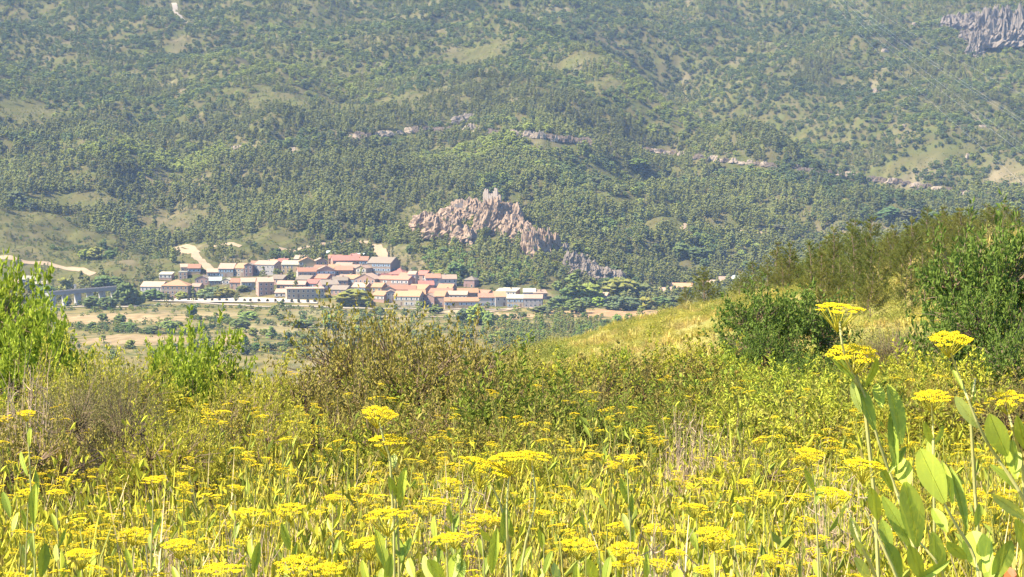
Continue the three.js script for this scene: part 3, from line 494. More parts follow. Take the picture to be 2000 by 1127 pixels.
// hedges and terrace lines of bushes, and the pine grove on the near side of the valley
for (const [pts, kind, size] of [
  [[[0, 497], [60, 499], [110, 502], [190, 513]], 'bush', 1], [[[20, 470], [90, 466], [170, 464]], 'bush', 1], [[[130, 432], [200, 430], [270, 438]], 'bush', 1.1], [[[0, 445], [60, 440], [120, 446]], 'bush', 1], [[[230, 520], [300, 530], [350, 540]], 'bush', 0.9], [[[100, 487], [150, 485], [230, 492]], 'oak', 0.7],
  [[[1050, 402], [1150, 397], [1290, 407]], 'bush', 1.2], [[[1060, 426], [1250, 431], [1420, 441]], 'bush', 1.2], [[[1090, 452], [1200, 462], [1320, 468]], 'bush', 1.2], [[[1120, 384], [1240, 380], [1380, 388]], 'bush', 1.1], [[[1300, 484], [1420, 480], [1540, 490]], 'oak', 0.8], [[[1700, 428], [1770, 432], [1840, 438]], 'oak', 1.2],
  [[[120, 640], [220, 648], [330, 655], [430, 640]], 'oak', 0.7], [[[380, 625], [480, 632], [600, 640]], 'oak', 0.65], [[[560, 615], [700, 612], [820, 622]], 'bush', 1.2], [[[100, 606], [200, 606], [330, 600], [470, 602], [640, 606]], 'bush', 1.2], [[[880, 640], [960, 628], [1060, 618], [1160, 622]], 'oak', 0.7], [[[480, 690], [560, 680], [660, 672]], 'oak', 0.8], [[[430, 478], [520, 492], [600, 498]], 'oak', 0.8], [[[450, 492], [520, 500]], 'bush', 1.3], [[[760, 520], [800, 530], [850, 540], [900, 552]], 'oak', 0.8],
]) {
  const cv = new THREE.CatmullRomCurve3(pts.map(([x, y]) => hit(x, y, 1000)));
  for (const p of cv.getSpacedPoints(Math.ceil(cv.getLength() / 2.6))) { const x = p.x + rr(-2, 2), d = -p.z + rr(-3, 3); if (rnd() < 0.8 && !onTrack(x, d) && !occupied(x, d)) trees.push([kind, x, d, size * rr(0.6, 1.2), OAK.map((c) => c * rr(0.8, 1.25))]); }
}
for (const [px, py, rx, ry, n] of [[940, 532, 120, 18, 330], [870, 505, 60, 20, 170], [1010, 545, 60, 14, 130], [800, 470, 50, 14, 60], [1100, 655, 100, 26, 420], [1010, 672, 60, 16, 160], [980, 650, 40, 14, 60]]) { const a = patch(px, py, rx, ry); for (let i = 0; i < n; i++) { const x = a.x + rr(-1, 1) * a.rx, d = a.d + rr(-1, 1) * a.rd; if (inside(a, x, d) > 0.4 && !occupied(x, d) && !onTrack(x, d)) trees.push([py < 600 && rnd() < 0.6 ? 'oak' : 'pine', x, d, rr(0.5, 0.85) * (py < 600 ? 1.3 : 1), [0.125, 0.14, 0.032].map((c) => c * rr(0.8, 1.2))]); } }
// single trees that can be picked out in the photograph: [kind, px, base row, height in px, width in px]
const PICKED = [
  ['oak', 690, 596, 34, 70], ['oak', 415, 582, 24, 50], ['oak', 440, 582, 22, 40], ['oak', 400, 583, 20, 34], ['oak', 475, 570, 14, 26], ['oak', 355, 586, 18, 26], ['oak', 325, 586, 14, 22], ['oak', 298, 587, 24, 40], ['oak', 565, 548, 14, 26], ['oak', 245, 596, 48, 44], ['oak', 268, 596, 30, 36], ['oak', 180, 602, 26, 36], ['oak', 210, 604, 26, 40], ['oak', 125, 570, 30, 30], ['oak', 200, 562, 26, 44], ['oak', 225, 562, 24, 30], ['oak', 90, 585, 30, 44], ['oak', 375, 618, 26, 22], ['oak', 200, 625, 14, 20], ['oak', 235, 632, 20, 24], ['oak', 930, 634, 42, 40], ['oak', 905, 630, 30, 30], ['oak', 955, 640, 34, 24],
  ['poplar', 1120, 590, 54, 40], ['oak', 1150, 585, 34, 50], ['oak', 1210, 582, 42, 70], ['oak', 1245, 585, 36, 60], ['oak', 1275, 588, 26, 40], ['oak', 1090, 605, 30, 40], ['oak', 1125, 612, 30, 46], ['oak', 1200, 605, 30, 44], ['oak', 1230, 606, 28, 44], ['oak', 1260, 604, 26, 36], ['oak', 1170, 600, 22, 30], ['oak', 1290, 602, 24, 40], ['oak', 1320, 598, 22, 44], ['oak', 1060, 612, 16, 40], ['oak', 1205, 636, 24, 20], ['oak', 1145, 600, 22, 26], ['oak', 1105, 590, 30, 30],
  ['cypress', 759, 504, 25, 8], ['cypress', 767, 504, 24, 7], ['oak', 644, 642, 30, 26], ['pine', 530, 663, 26, 26], ['oak', 120, 660, 20, 24], ['oak', 485, 625, 18, 40], ['oak', 470, 642, 20, 40], ['oak', 300, 652, 18, 40], ['oak', 330, 645, 20, 36], ['oak', 250, 640, 12, 36], ['oak', 590, 640, 18, 44], ['oak', 740, 614, 16, 26], ['oak', 850, 612, 14, 30], ['oak', 480, 676, 22, 12],
  ['oak', 860, 545, 20, 40], ['oak', 890, 540, 30, 34], ['pine', 640, 468, 22, 14], ['oak', 30, 398, 28, 40], ['oak', 190, 506, 26, 34], ['oak', 165, 506, 20, 26], ['oak', 215, 506, 18, 26], ['oak', 1330, 500, 28, 36], ['oak', 1360, 505, 24, 40], ['oak', 1520, 455, 18, 36], ['oak', 1740, 432, 30, 44], ['oak', 1780, 434, 30, 44], ['oak', 1820, 436, 26, 36], ['pine', 250, 445, 30, 22], ['pine', 262, 452, 34, 24], ['oak', 1245, 330, 22, 44], ['oak', 1165, 365, 20, 44], ['oak', 1130, 385, 18, 40],
];
const bigOak = [0, 1, 2, 3].map(() => crownGeo('oak', 90, 2.5, 3.6)), bigPine = [0, 1, 2].map(() => crownGeo('pine', 80, 2.1, 6)), bigCypress = crownGeo('cypress', 70, 0.9, 6), bigPoplar = crownGeo('cypress', 110, 1.7, 6.6), trunkSmall = trunkGeo(2.4, 0.22), trunkBush = trunkGeo(1.2, 0.16);
const toneMats = new Map();
function toneMat(c) { const q = c.map((v) => Math.round(v * 80) / 80 + 0.004), k = q.join(); if (!toneMats.has(k)) toneMats.set(k, mat(...q, 1)); return toneMats.get(k); }
const TREE_TEXT = { oak: ['round_tree', 'round_leafed'], pine: ['pine_tree', 'pine'], bush: ['bush', 'bush'], cypress: ['cypress_tree', 'cypress'], poplar: ['poplar_tree', 'poplar'] };
function tree(kind, p, sx, sy, c, label, group) {
  const t = thing(TREE_TEXT[kind][0], label, kind === 'bush' ? 'bush' : 'tree', group), bush = kind === 'bush';
  t.position.copy(p); t.rotation.y = rr(0, 6.28); t.scale.set(sx, sy, sx);
  const lift = { oak: 0.45, pine: 0.7, bush: 0.2, cypress: 0.4, poplar: 1 }[kind];
  part('trunk', bush ? trunkBush : trunkSmall, barkMat, t);
  part('crown', bush ? pick(farBushes) : kind === 'oak' ? pick(bigOak) : kind === 'pine' ? pick(bigPine) : kind === 'cypress' ? bigCypress : bigPoplar, toneMat(c), t).position.y = lift;
  return t;
}
const TREE_PLACE = (px, py) => py < 480 ? 'on the wooded slope' : px < 260 ? 'beside the road bridge' : px > 1040 ? 'along the river east of the village' : py > 600 ? 'in the fields below the village' : 'among the village houses';
for (const [kind, px, py, hpx, wpx] of PICKED) {
  const p = hit(px, py, 1200), k = pxm(-p.z), full = { oak: 4.7, pine: 7, cypress: 6.4, poplar: 7.4 }[kind], wide = { oak: 5, pine: 4, cypress: 1.9, poplar: 3.4 }[kind];
  const c = kind === 'cypress' ? [0.035, 0.045, 0.025] : kind === 'poplar' ? POPLAR : (rnd() < 0.4 && py > 480 ? LIME : OAK).map((v) => v * rr(0.95, 1.3) * (py < 480 ? 0.75 : 1));
  tree(kind, p, wpx / k / wide, hpx / k / full, c, kind === 'cypress' ? 'narrow dark cypress on the bare path above the roofs' : kind === 'poplar' ? 'tall green poplar below the end of the crag' : `${kind === 'pine' ? 'dark pine' : c[0] > 0.1 ? 'light green rounded tree' : 'dark green rounded tree'} ${TREE_PLACE(px, py)}`, 'single trees around the village');
}
for (let k = 0; k < 19; k++) { // young promenade trees
  const px = 336 + k * 15.5 + rr(-2, 2), p = hit(px, 588.5 + k * 0.15, 1500);
  tree('oak', p, 0.42, 0.55, [0.045, 0.052, 0.022], 'young dark tree planted on the pale promenade', 'young promenade trees');
}
{
  scene.updateMatrixWorld(true);
  const rc = new THREE.Raycaster();
  for (let k = 0, n = 0; k < 400 && n < 60; k++) {
    const px = rr(820, 1210), py = lerp(400, 520, (px - 820) / 390) + rr(-20, 50), r = ray(px, py).normalize();
    rc.set(V(0, EYE, 0), r); const h = rc.intersectObject(crag, true)[0];
    if (!h || rnd() < 0.2) continue;
    n++; tree('bush', h.point.clone().add(V(0, -0.4, 0)), rr(0.5, 1.1), rr(0.5, 1.1), OAK.map((c) => c * rr(0.8, 1.4)), 'small dark bush growing in the cracks of the castle crag', 'bushes on the castle crag');
  }
}
// the 260 that show largest become trees of their own, the rest one wood of each kind
{
  const reach = { pine: 7, oak: 4.6, bush: 2 };
  for (const t of trees) t.push(reach[t[0]] * t[3] / t[2]);
  const big = { pine: [], oak: [], bush: [] };
  for (const t of trees) if (Math.abs(t[1]) < 0.19 * t[2]) big[t[0]].push(t);
  const own = new Set();
  for (const [k, n] of [['pine', 240], ['oak', 240], ['bush', 200]]) for (const t of big[k].sort((a, b) => b[5] - a[5]).slice(0, n)) own.add(t);
  const where = (t) => t[2] < 1745 ? 'in the valley fields' : 'on the mountainside';
  for (const t of own) tree(t[0], ground(t[1], t[2]), t[3], t[3] * rr(0.9, 1.1), t[4], { pine: 'olive green pine ', oak: 'round crowned evergreen oak ', bush: 'low rounded bush ' }[t[0]] + where(t), { pine: 'pines ', oak: 'oaks ', bush: 'bushes ' }[t[0]] + where(t));
  const M4 = new THREE.Matrix4(), Q = new THREE.Quaternion(), Yax = V(0, 1, 0), C = new THREE.Color();
  const wood = (geo, list, name, label, cat) => {
    const im = shade(new THREE.InstancedMesh(geo, forestMat, list.length)); im.name = numbered(name); tag(im, label, cat, undefined, 'stuff');
    list.forEach((t, i) => { const lift = { pine: 0.7, oak: 0.9, bush: 0.25 }[t[0]], s = t[3]; Q.setFromAxisAngle(Yax, rr(0, 6.28)); im.setMatrixAt(i, M4.compose(ground(t[1], t[2], lift * s), Q, V(s * rr(0.85, 1.2), s * rr(0.85, 1.15), s * rr(0.85, 1.2)))); im.setColorAt(i, C.setRGB(...t[4])); });
    scene.add(im);
  };
  for (const [k, geos, name, label, cat] of [['pine', farPines, 'pine_wood', 'pine wood covering the mountainside', 'wood'], ['oak', farOaks, 'oak_wood', 'evergreen oak wood covering the mountainside', 'wood'], ['bush', farBushes, 'low_scrub', 'low scrub bushes scattered over the valley and slopes', 'scrub']]) {
    const rest = trees.filter((t) => t[0] === k && !own.has(t));
    geos.forEach((g, i) => wood(g, rest.filter((_, j) => j % geos.length === i), name, label, cat));
  }
}
console.log('far trees');
// @@NEAR_BEGIN
// ---------------------------------------------------------------- near vegetation: shapes
const blobOut = (dir, o, amt) => 1 + amt * n3(dir.x * 1.7 + o, dir.y * 1.7, dir.z * 1.7 - o) + amt * 0.5 * n3(dir.x * 4 + o, dir.y * 4, dir.z * 4);
function shrubGeo({ h = 1.5, w = 0.8, tips = 340, per = 13, len = 0.045, wid = 0.022, twig = 0.16, stems = 7, lump = 0.35, woodR = 0.014, shell = 0.45, low = 0.18, up = 0.4, fold = 0.2 }) {
  const wood = new Geo(), fol = new Geo(), o = rnd() * 50, nodes = [];
  for (let i = 0; i < stems; i++) {
    const a = i / stems * 6.283 + rr(-0.4, 0.4), r = w * rr(0.15, 0.6), y = h * rr(0.35, 0.75), b = V(Math.cos(a) * w * 0.06, -0.15, Math.sin(a) * w * 0.06), e = V(Math.cos(a) * r, y, Math.sin(a) * r);
    const m1 = b.clone().lerp(e, 0.35).add(V(rr(-0.08, 0.08) * w, h * 0.05, rr(-0.08, 0.08) * w)), m2 = b.clone().lerp(e, 0.7).add(V(rr(-0.1, 0.1) * w, 0, rr(-0.1, 0.1) * w));
    wood.tube([b, m1, m2, e], woodR, woodR * 0.5, 5); nodes.push(m1, m2, e);
  }
  for (let i = 0; i < tips; i++) {
    const d = rdir(); if (d.y < -0.5) d.y *= -0.6;
    const k = Math.pow(rr(shell, 1), 0.7) * blobOut(d, o, lump), p = V(d.x * w * k, h * (low + (1 - low) * (0.5 + 0.5 * d.y * k)), d.z * w * k);
    if (p.y < 0.05) p.y = rr(0.05, 0.2);
    let best = nodes[0], bd = 1e9; for (const n of nodes) { const q = n.distanceTo(p) + (n.y > p.y ? 0.2 : 0); if (q < bd) { bd = q; best = n; } }
    const mid = best.clone().lerp(p, 0.55).add(V(rr(-0.05, 0.05), rr(-0.04, 0.06), rr(-0.05, 0.05)).multiplyScalar(w));
    wood.tube([best, mid, p], woodR * 0.35, 0.0012, 3);
    const td = p.clone().sub(mid).normalize().addScaledVector(V(0, 1, 0), up).normalize();
    for (let j = 0; j < per; j++) {
      const q = p.clone().addScaledVector(td, (j / per - 0.65) * twig).add(V(rr(-1, 1), rr(-1, 1), rr(-1, 1)).multiplyScalar(twig * 0.12)), ld = td.clone().multiplyScalar(0.55).addScaledVector(perp(td), rr(0.6, 1)).normalize();
      fol.leaf(q, ld, perp(ld), len * rr(0.65, 1.3), wid * rr(0.7, 1.25), fold);
    }
  }
  return { wood: wood.build(), leaves: fol.build() };
}
function sprayOf({ wood, leaves }, wc = [0.6, 0.45, 0.9]) {   // wood and leaves of a shrub as one piece of ground cover
  const a = wood.attributes.position, b = leaves.attributes.position, g = new THREE.BufferGeometry(), p = new Float32Array(a.array.length + b.array.length), c = new Float32Array(p.length);
  p.set(a.array); p.set(b.array, a.array.length);
  for (let i = 0; i < a.count; i++) c.set(wc, i * 3);
  for (let i = 0; i < b.count; i += 6) { const t = rr(0.75, 1.25), w = rr(0.92, 1.08); for (let k = 0; k < 6; k++) c.set([t * w, t, t], (a.count + i + k) * 3); }
  g.setAttribute('position', new THREE.BufferAttribute(p, 3)); g.setAttribute('color', new THREE.BufferAttribute(c, 3)); g.computeVertexNormals();
  return g;
}
function twigBush(h, w, n) {                                // dead bush: fine forking twigs only
  const g = new Geo();
  for (let i = 0; i < n; i++) {
    const d = rdir(); d.y = Math.abs(d.y) + 0.35; d.normalize();
    const p = V(d.x * w * rr(0.5, 1), h * rr(0.5, 1) * Math.sqrt(d.y), d.z * w * rr(0.5, 1)), b = V(p.x * 0.15, -0.05, p.z * 0.15), m = b.clone().lerp(p, 0.5).add(V(rr(-0.06, 0.06), 0.04, rr(-0.06, 0.06)));
    g.tube([b, m, p], 0.0045, 0.0012, 3);
    for (let j = 0; j < 5; j++) { const s = m.clone().lerp(p, rr(0, 1)), e = s.clone().add(rdir().multiplyScalar(rr(0.05, 0.16)).add(V(0, 0.06, 0))); g.tube([s, s.clone().lerp(e, 0.5).add(rdir().multiplyScalar(0.012)), e], 0.0022, 0.0008, 3); }
  }
  return g.build();
}
function pineGeo(h) {
  const wood = new Geo(), fol = new Geo(), lean = rr(-0.15, 0.15), tr = (y) => V(lean * y * y / h, y, 0.05 * Math.sin(y * 2));
  wood.tube([tr(-0.3), tr(h * 0.3), tr(h * 0.65), tr(h)], 0.06 * h / 3.5, 0.012, 6);
  const tuft = (p, dir, s) => { for (let k = 0; k < 9; k++) { const d = dir.clone().multiplyScalar(0.8).add(rdir().multiplyScalar(0.85)).normalize(); const sd = perp(d); fol.leaf(p, d, sd, s * rr(0.7, 1.2), s * 0.11, 0); } };
  const whorls = Math.round(h * 4.2);
  for (let i = 0; i < whorls; i++) {
    const t = (i + rr(0, 0.6)) / whorls, y = h * (0.1 + 0.9 * t), L = h * 0.36 * Math.pow(1 - t, 0.75) * rr(0.55, 1.15) + 0.1, n = 4 + Math.floor(rr(0, 3));
    for (let j = 0; j < n; j++) {
      const a = rr(0, 6.283), e = tr(y).add(V(Math.cos(a) * L, L * rr(0.35, 0.95), Math.sin(a) * L)), s = tr(y), m = s.clone().lerp(e, 0.5).add(V(0, -0.06 * L, 0));
      wood.tube([s, m, e], 0.012, 0.004, 3);
      const nt = Math.max(4, Math.round(L * 17));
      for (let q = 0; q < nt; q++) { const f = lerp(0.3, 1, q / (nt - 1)), p = f < 0.5 ? s.clone().lerp(m, f * 2) : m.clone().lerp(e, f * 2 - 1); tuft(p.add(rdir().multiplyScalar(0.09 * L)), e.clone().sub(m).normalize().add(V(0, 0.5, 0)), rr(0.11, 0.17)); }
    }
  }
  tuft(tr(h), V(0, 1, 0), 0.2);
  return { wood: wood.build(), leaves: fol.build() };
}
const YEL = [0.7, 0.54, 0.015], YEL2 = [0.58, 0.43, 0.02], RAY = [0.5, 0.44, 0.05], LEAFC = [0.26, 0.3, 0.045], STEMC = [0.36, 0.35, 0.08];
function addUmbel(g, c, axis, R, rays, florets, fine) {     // flat topped compound umbel: spreading rays, each with a plate of tiny florets; c is the middle of its top
  const u = perp(axis), w = V().crossVectors(axis, u), foot = c.clone().addScaledVector(axis, -R * 0.95);
  for (let i = 0; i < rays; i++) {
    const q = Math.sqrt((i + 0.5) / rays), a = i * 2.39996 + rr(-0.25, 0.25), r = R * q * rr(0.86, 1.0), e = c.clone().addScaledVector(u, Math.cos(a) * r).addScaledVector(w, Math.sin(a) * r).addScaledVector(axis, R * (0.1 - 0.2 * q * q) + rr(-0.05, 0.05) * R);
    g.color(...RAY).tube([foot, foot.clone().lerp(e, 0.5).addScaledVector(axis, -R * 0.06), e.clone().addScaledVector(axis, -R * 0.1)], R * 0.028, R * 0.018, 3);
    const pr = R * rr(0.17, 0.23);
    for (let k = 0; k < florets; k++) {
      const fq = Math.sqrt((k + 0.5) / florets), fa = k * 2.4, s = fine ? R * rr(0.035, 0.055) : pr * 0.55;
      const t = rr(0.85, 1.1); g.color(...(rnd() < 0.75 ? YEL : YEL2).map((v) => v * t));
      g.octa(e.clone().addScaledVector(u, Math.cos(fa) * pr * fq).addScaledVector(w, Math.sin(fa) * pr * fq).addScaledVector(axis, R * 0.03 * (1 - fq * fq)), s, s * (fine ? 0.6 : 0.38), s, 0.3, rr(0, 3));
    }
  }
  return foot;
}
function stalkGeo(h, heads) {
  const g = new Geo(), lx = rr(-0.12, 0.12), lz = rr(-0.12, 0.12), st = (t) => V(lx * t * t * h, t * h, lz * t * t * h);
  g.color(...STEMC).tube([st(-0.1), st(0.35), st(0.7), st(0.94)], 0.0035, 0.0018, 4);
  const n = 6 + Math.floor(rr(0, 5));
  for (let i = 0; i < n; i++) { const t = rr(0.15, 0.85), a = rr(0, 6.283), d = V(Math.cos(a), rr(0.5, 1.5), Math.sin(a)).normalize(), k = rr(0.75, 1.25); g.color(...LEAFC.map((v) => v * k)); g.leaf(st(t), d, perp(d), rr(0.05, 0.085), rr(0.014, 0.024), 0.15); }
  for (let i = 0; i < heads; i++) {
    const a = rr(0, 6.283), R = rr(0.02, 0.034), c = i ? st(0.9).add(V(Math.cos(a) * rr(0.04, 0.09), rr(0.02, 0.1), Math.sin(a) * rr(0.04, 0.09))) : st(1), ax = V(rr(-0.2, 0.2), 1, rr(-0.2, 0.2)).normalize();
    const f = addUmbel(g, c, ax, R, 11, 4, false); if (i) g.color(...STEMC).tube([st(0.68), st(0.8).lerp(f, 0.5), f], 0.002, 0.0014, 3); else g.color(...STEMC).tube([st(0.9), f], 0.0018, 0.0016, 3);
  }
  return g.build(true);
}
function grassGeo(h, blades, wide = 0.0035) {
  const g = new Geo();
  for (let i = 0; i < blades; i++) {
    const a = rr(0, 6.283), s = rr(0.08, 0.45) * h, H = h * rr(0.55, 1.1), b = V(rr(-0.05, 0.05), -0.03, rr(-0.05, 0.05)), m = V(b.x + Math.cos(a) * s * 0.35, H * 0.6, b.z + Math.sin(a) * s * 0.35), e = V(b.x + Math.cos(a) * s, H, b.z + Math.sin(a) * s), q = V(-Math.sin(a), 0, Math.cos(a)).multiplyScalar(wide), k = rr(0.7, 1.2);
    g.color(k, k, k); g.quad(b.clone().sub(q), b.clone().add(q), m.clone().add(q), m.clone().sub(q)); g.tri(m.clone().sub(q), m.clone().add(q), e);
  }
  return g.build(true);
}
function moundGeo(n, leaf, R, H, o = 0) {                    // low cushion of leaf sprays for the hillside
  const g = new Geo(), s0 = rnd() * 40;
  for (let i = 0; i < n; i++) { const d = rdir(); d.y = Math.abs(d.y); const k = Math.pow(rnd(), 0.4) * blobOut(d, s0, 0.3), p = V(d.x * R * k, d.y * H * k + 0.02, d.z * R * k), ld = d.clone().add(rdir().multiplyScalar(0.9)).add(V(0, 0.5, 0)).normalize(), t = rr(0.75, 1.25); g.color(t, t, t); g.leaf(p, ld, perp(ld), leaf * rr(0.7, 1.5), leaf * rr(0.3, 0.55), 0.15); }
  return g.build(true);
}

// ---------------------------------------------------------------- near vegetation: ground cover that nobody could count
const M4b = new THREE.Matrix4(), Qb = new THREE.Quaternion(), Eb = new THREE.Euler(), Cb = new THREE.Color();
const coverMat = new THREE.MeshPhysicalMaterial({ specularIntensity: 0.2, vertexColors: true, roughness: 0.9, transmission: 0.3, thickness: 0, ior: 1.3, side: THREE.DoubleSide });
const strawMat = new THREE.MeshPhysicalMaterial({ specularIntensity: 0.2, vertexColors: true, roughness: 0.95, side: THREE.DoubleSide });
function cover(name, geos, list, m, label, cat) {           // list of [x, d, size, colour, sink]
  geos.forEach((g, v) => {
    const own = list.filter((_, i) => i % geos.length === v), im = shade(new THREE.InstancedMesh(g, m, own.length));
    im.name = numbered(name); tag(im, label, cat, undefined, 'stuff');
    own.forEach(([x, d, s, c, y = 0], i) => { Eb.set(rr(-0.12, 0.12), rr(0, 6.283), rr(-0.12, 0.12)); im.setMatrixAt(i, M4b.compose(ground(x, d, y), Qb.setFromEuler(Eb), V(s, s * rr(0.85, 1.15), s))); im.setColorAt(i, Cb.setRGB(...c)); });
    scene.add(im);
  });
}
const spot = (d0, d1, pow = 1) => { const d = Math.sqrt(lerp(d0 * d0, d1 * d1, Math.pow(rnd(), pow))); return [rr(-1, 1) * (0.215 * d + 2.4), d]; };
const jitter = (c, a = 0.18) => { const t = 1 + rr(-a, a), w = rr(-0.06, 0.06); return [c[0] * t * (1 + w), c[1] * t, c[2] * t * (1 - w)]; };
const flowerZone = (x, d) => sm(-0.1, 0.35, fbm(x / 1.5 + 4, d / 3.2, 3) + 0.12);
const dryZone = (x, d) => sm(0.0, 0.4, fbm(x / 1.6 - 31, d / 3.2, 3));
{
  const flowers = [], tufts = [], straw = [], leafy = [], scrub = [], sprigs = [];
  for (let i = 0; i < 3200; i++) { const [x, d] = spot(5.2, 15.5, 1.2); if (rnd() < 0.1 + 0.9 * flowerZone(x, d)) flowers.push([x, d, rr(0.8, 1.25), jitter([1, 1, 1], 0.12)]); }
  for (let i = 0; i < 2400; i++) { const [x, d] = spot(14, 27); if (rnd() < flowerZone(x, d) * (1 - sm(17, 27, d))) flowers.push([x, d, rr(0.9, 1.5), jitter([0.9, 0.9, 0.9], 0.12)]); }
  for (let i = 0; i < 13500; i++) { const [x, d] = spot(5, 20, 1.1); const z = dryZone(x, d); if (rnd() < 0.5 + 0.5 * z) (rnd() < 0.15 + 0.5 * z ? straw : tufts).push([x, d, rr(0.7, 1.55), rnd() < 0.12 + 0.6 * z ? jitter([0.5, 0.39, 0.19]) : jitter([0.44, 0.38, 0.05])]); }
  for (let i = 0; i < 2600; i++) { const [x, d] = spot(5, 17); leafy.push([x, d, rr(0.7, 1.35), jitter(rnd() < 0.75 ? [0.38, 0.37, 0.035] : [0.3, 0.25, 0.06], 0.2)]); }
  for (let i = 0; i < 3300; i++) { const [x, d] = spot(5.5, 46, 1.15); leafy.push([x, d, rr(0.6, 1.25), jitter(rnd() < 0.55 ? [0.38, 0.34, 0.035] : rnd() < 0.6 ? [0.32, 0.25, 0.055] : [0.25, 0.27, 0.03], 0.25)]); }
  for (let i = 0; i < 1500; i++) {
    const [x, d] = spot(11.5, 44), f = sm(11.5, 19, d) * (1 - 0.35 * sm(24, 34, d)), z = fbm(x / 2.4 + 14, d / 5, 2), k = rnd();
    if (rnd() < 0.25 + 0.75 * f) scrub.push([x, d, lerp(0.42, x < -0.04 * d ? 0.6 : 0.72, f) * rr(0.6, 1.2), jitter(z > 0.1 ? [0.33, 0.335, 0.035] : z < -0.22 ? [0.26, 0.21, 0.055] : k < 0.5 ? [0.29, 0.265, 0.045] : [0.2, 0.235, 0.03], 0.25), -0.05]);
  }
  cover('flowering_scrub', [stalkGeo(0.72, 2), stalkGeo(0.66, 3), stalkGeo(0.78, 1), stalkGeo(0.6, 4), stalkGeo(0.7, 2)], flowers, coverMat, 'mass of small yellow umbel flowers over the near slope', 'flowers');
  cover('dense_scrub', [sprayOf(shrubGeo({ tips: 330, per: 11, len: 0.05, wid: 0.03, w: 0.85, lump: 0.5 })), sprayOf(shrubGeo({ tips: 300, per: 12, len: 0.055, wid: 0.022, w: 0.8, lump: 0.45, up: 0.9 })), sprayOf(shrubGeo({ tips: 360, per: 11, len: 0.042, wid: 0.026, w: 0.95, lump: 0.55, woodR: 0.02 })), sprayOf(shrubGeo({ tips: 420, per: 12, len: 0.045, wid: 0.009, w: 0.8, lump: 0.3, up: 0.9, shell: 0.6 }))], scrub, coverMat, 'dense olive and yellow green scrub behind the flowers', 'scrub');
  cover('dry_grass', [grassGeo(0.42, 22), grassGeo(0.5, 18), grassGeo(0.34, 26)], straw, strawMat, 'straw coloured dry grass between the flowers', 'grass');
  cover('green_grass', [grassGeo(0.4, 24), grassGeo(0.5, 18)], tufts, strawMat, 'yellow green grass blades between the flowers', 'grass');
  cover('leafy_undergrowth', [moundGeo(420, 0.034, 0.34, 0.5), moundGeo(420, 0.034, 0.3, 0.58), moundGeo(380, 0.04, 0.36, 0.45)], leafy, coverMat, 'low leafy undergrowth covering the near slope', 'undergrowth');
}
{ // hillside beyond the near scrub
  const low = [], tall = [], dry = [];
  for (let i = 0; i < 26000; i++) {
    const [x, d] = spot(40, 265); if (x < -0.06 * d) continue;
    const z = fbm(x / 9 + 3, d / 22, 3), g = fbm(x / 5 - 8, d / 12, 2), c = z > 0.12 ? [0.24, 0.235, 0.045] : z < -0.2 ? [0.4, 0.3, 0.1] : [0.38, 0.32, 0.06];
    if (z < -0.12 && rnd() < 0.45) dry.push([x, d, rr(0.6, 1.15), jitter([0.5, 0.4, 0.11])]);
    else (g > 0.34 ? tall : low).push([x, d, rr(0.35, 1.1) * (g > 0.34 ? 1.1 : 0.78), jitter(g > 0.34 ? [c[0] * 0.7, c[1] * 0.8, c[2] * 0.8] : c, 0.22), -0.05]);
  }
  cover('hillside_scrub', [moundGeo(520, 0.055, 0.6, 0.42), moundGeo(520, 0.05, 0.55, 0.5), moundGeo(480, 0.06, 0.65, 0.38)], low, strawMat, 'low yellow green scrub over the side of the hill', 'scrub');
  cover('tall_scrub', [moundGeo(700, 0.06, 0.6, 0.85), moundGeo(700, 0.065, 0.7, 0.75)], tall, strawMat, 'taller scrub on the side of the hill', 'scrub');
  cover('hillside_grass', [grassGeo(0.42, 34, 0.008), grassGeo(0.5, 30, 0.008)], dry, strawMat, 'dry grass over the side of the hill', 'grass');
}
console.log('cover');

// ---------------------------------------------------------------- near vegetation: shrubs and pines that can be picked out
const woodMat = mat(0.2, 0.14, 0.09), greyWood = mat(0.4, 0.29, 0.19);
const SHRUB = {
  green: { name: 'broadleaf_shrub', mat: leafMat(0.3, 0.36, 0.035, 0.4), wood: woodMat, make: () => shrubGeo({ tips: 560, per: 13, len: 0.062, wid: 0.04, lump: 0.4, w: 0.95, up: 0.2 }) },
  dark: { name: 'broadleaf_shrub', mat: leafMat(0.13, 0.185, 0.03, 0.3), wood: woodMat, make: () => shrubGeo({ tips: 600, per: 13, len: 0.055, wid: 0.026, w: 0.9, lump: 0.35, up: 0.3 }) },
  olive: { name: 'oak_shrub', mat: leafMat(0.28, 0.235, 0.05, 0.25), wood: woodMat, make: () => shrubGeo({ tips: 460, per: 12, len: 0.042, wid: 0.027, w: 1.05, lump: 0.5, woodR: 0.022, stems: 9, shell: 0.35 }) },
  brown: { name: 'heath_shrub', mat: leafMat(0.27, 0.24, 0.08, 0.2), wood: mat(0.19, 0.14, 0.085), make: () => shrubGeo({ tips: 520, per: 14, len: 0.035, wid: 0.006, w: 0.85, lump: 0.25, up: 0.9, shell: 0.7, low: 0.35, stems: 12 }) },
  lime: { name: 'spurge_shrub', mat: leafMat(0.4, 0.37, 0.045, 0.35), wood: woodMat, make: () => shrubGeo({ tips: 460, per: 13, len: 0.045, wid: 0.022, w: 1, lump: 0.35, up: 0.8 }) },
};
const protos = {};
for (const k in SHRUB) protos[k] = [0, 1].map(() => SHRUB[k].make());
const deadProtos = [twigBush(0.8, 0.6, 150), twigBush(0.7, 0.55, 150)];
let flip = 0;
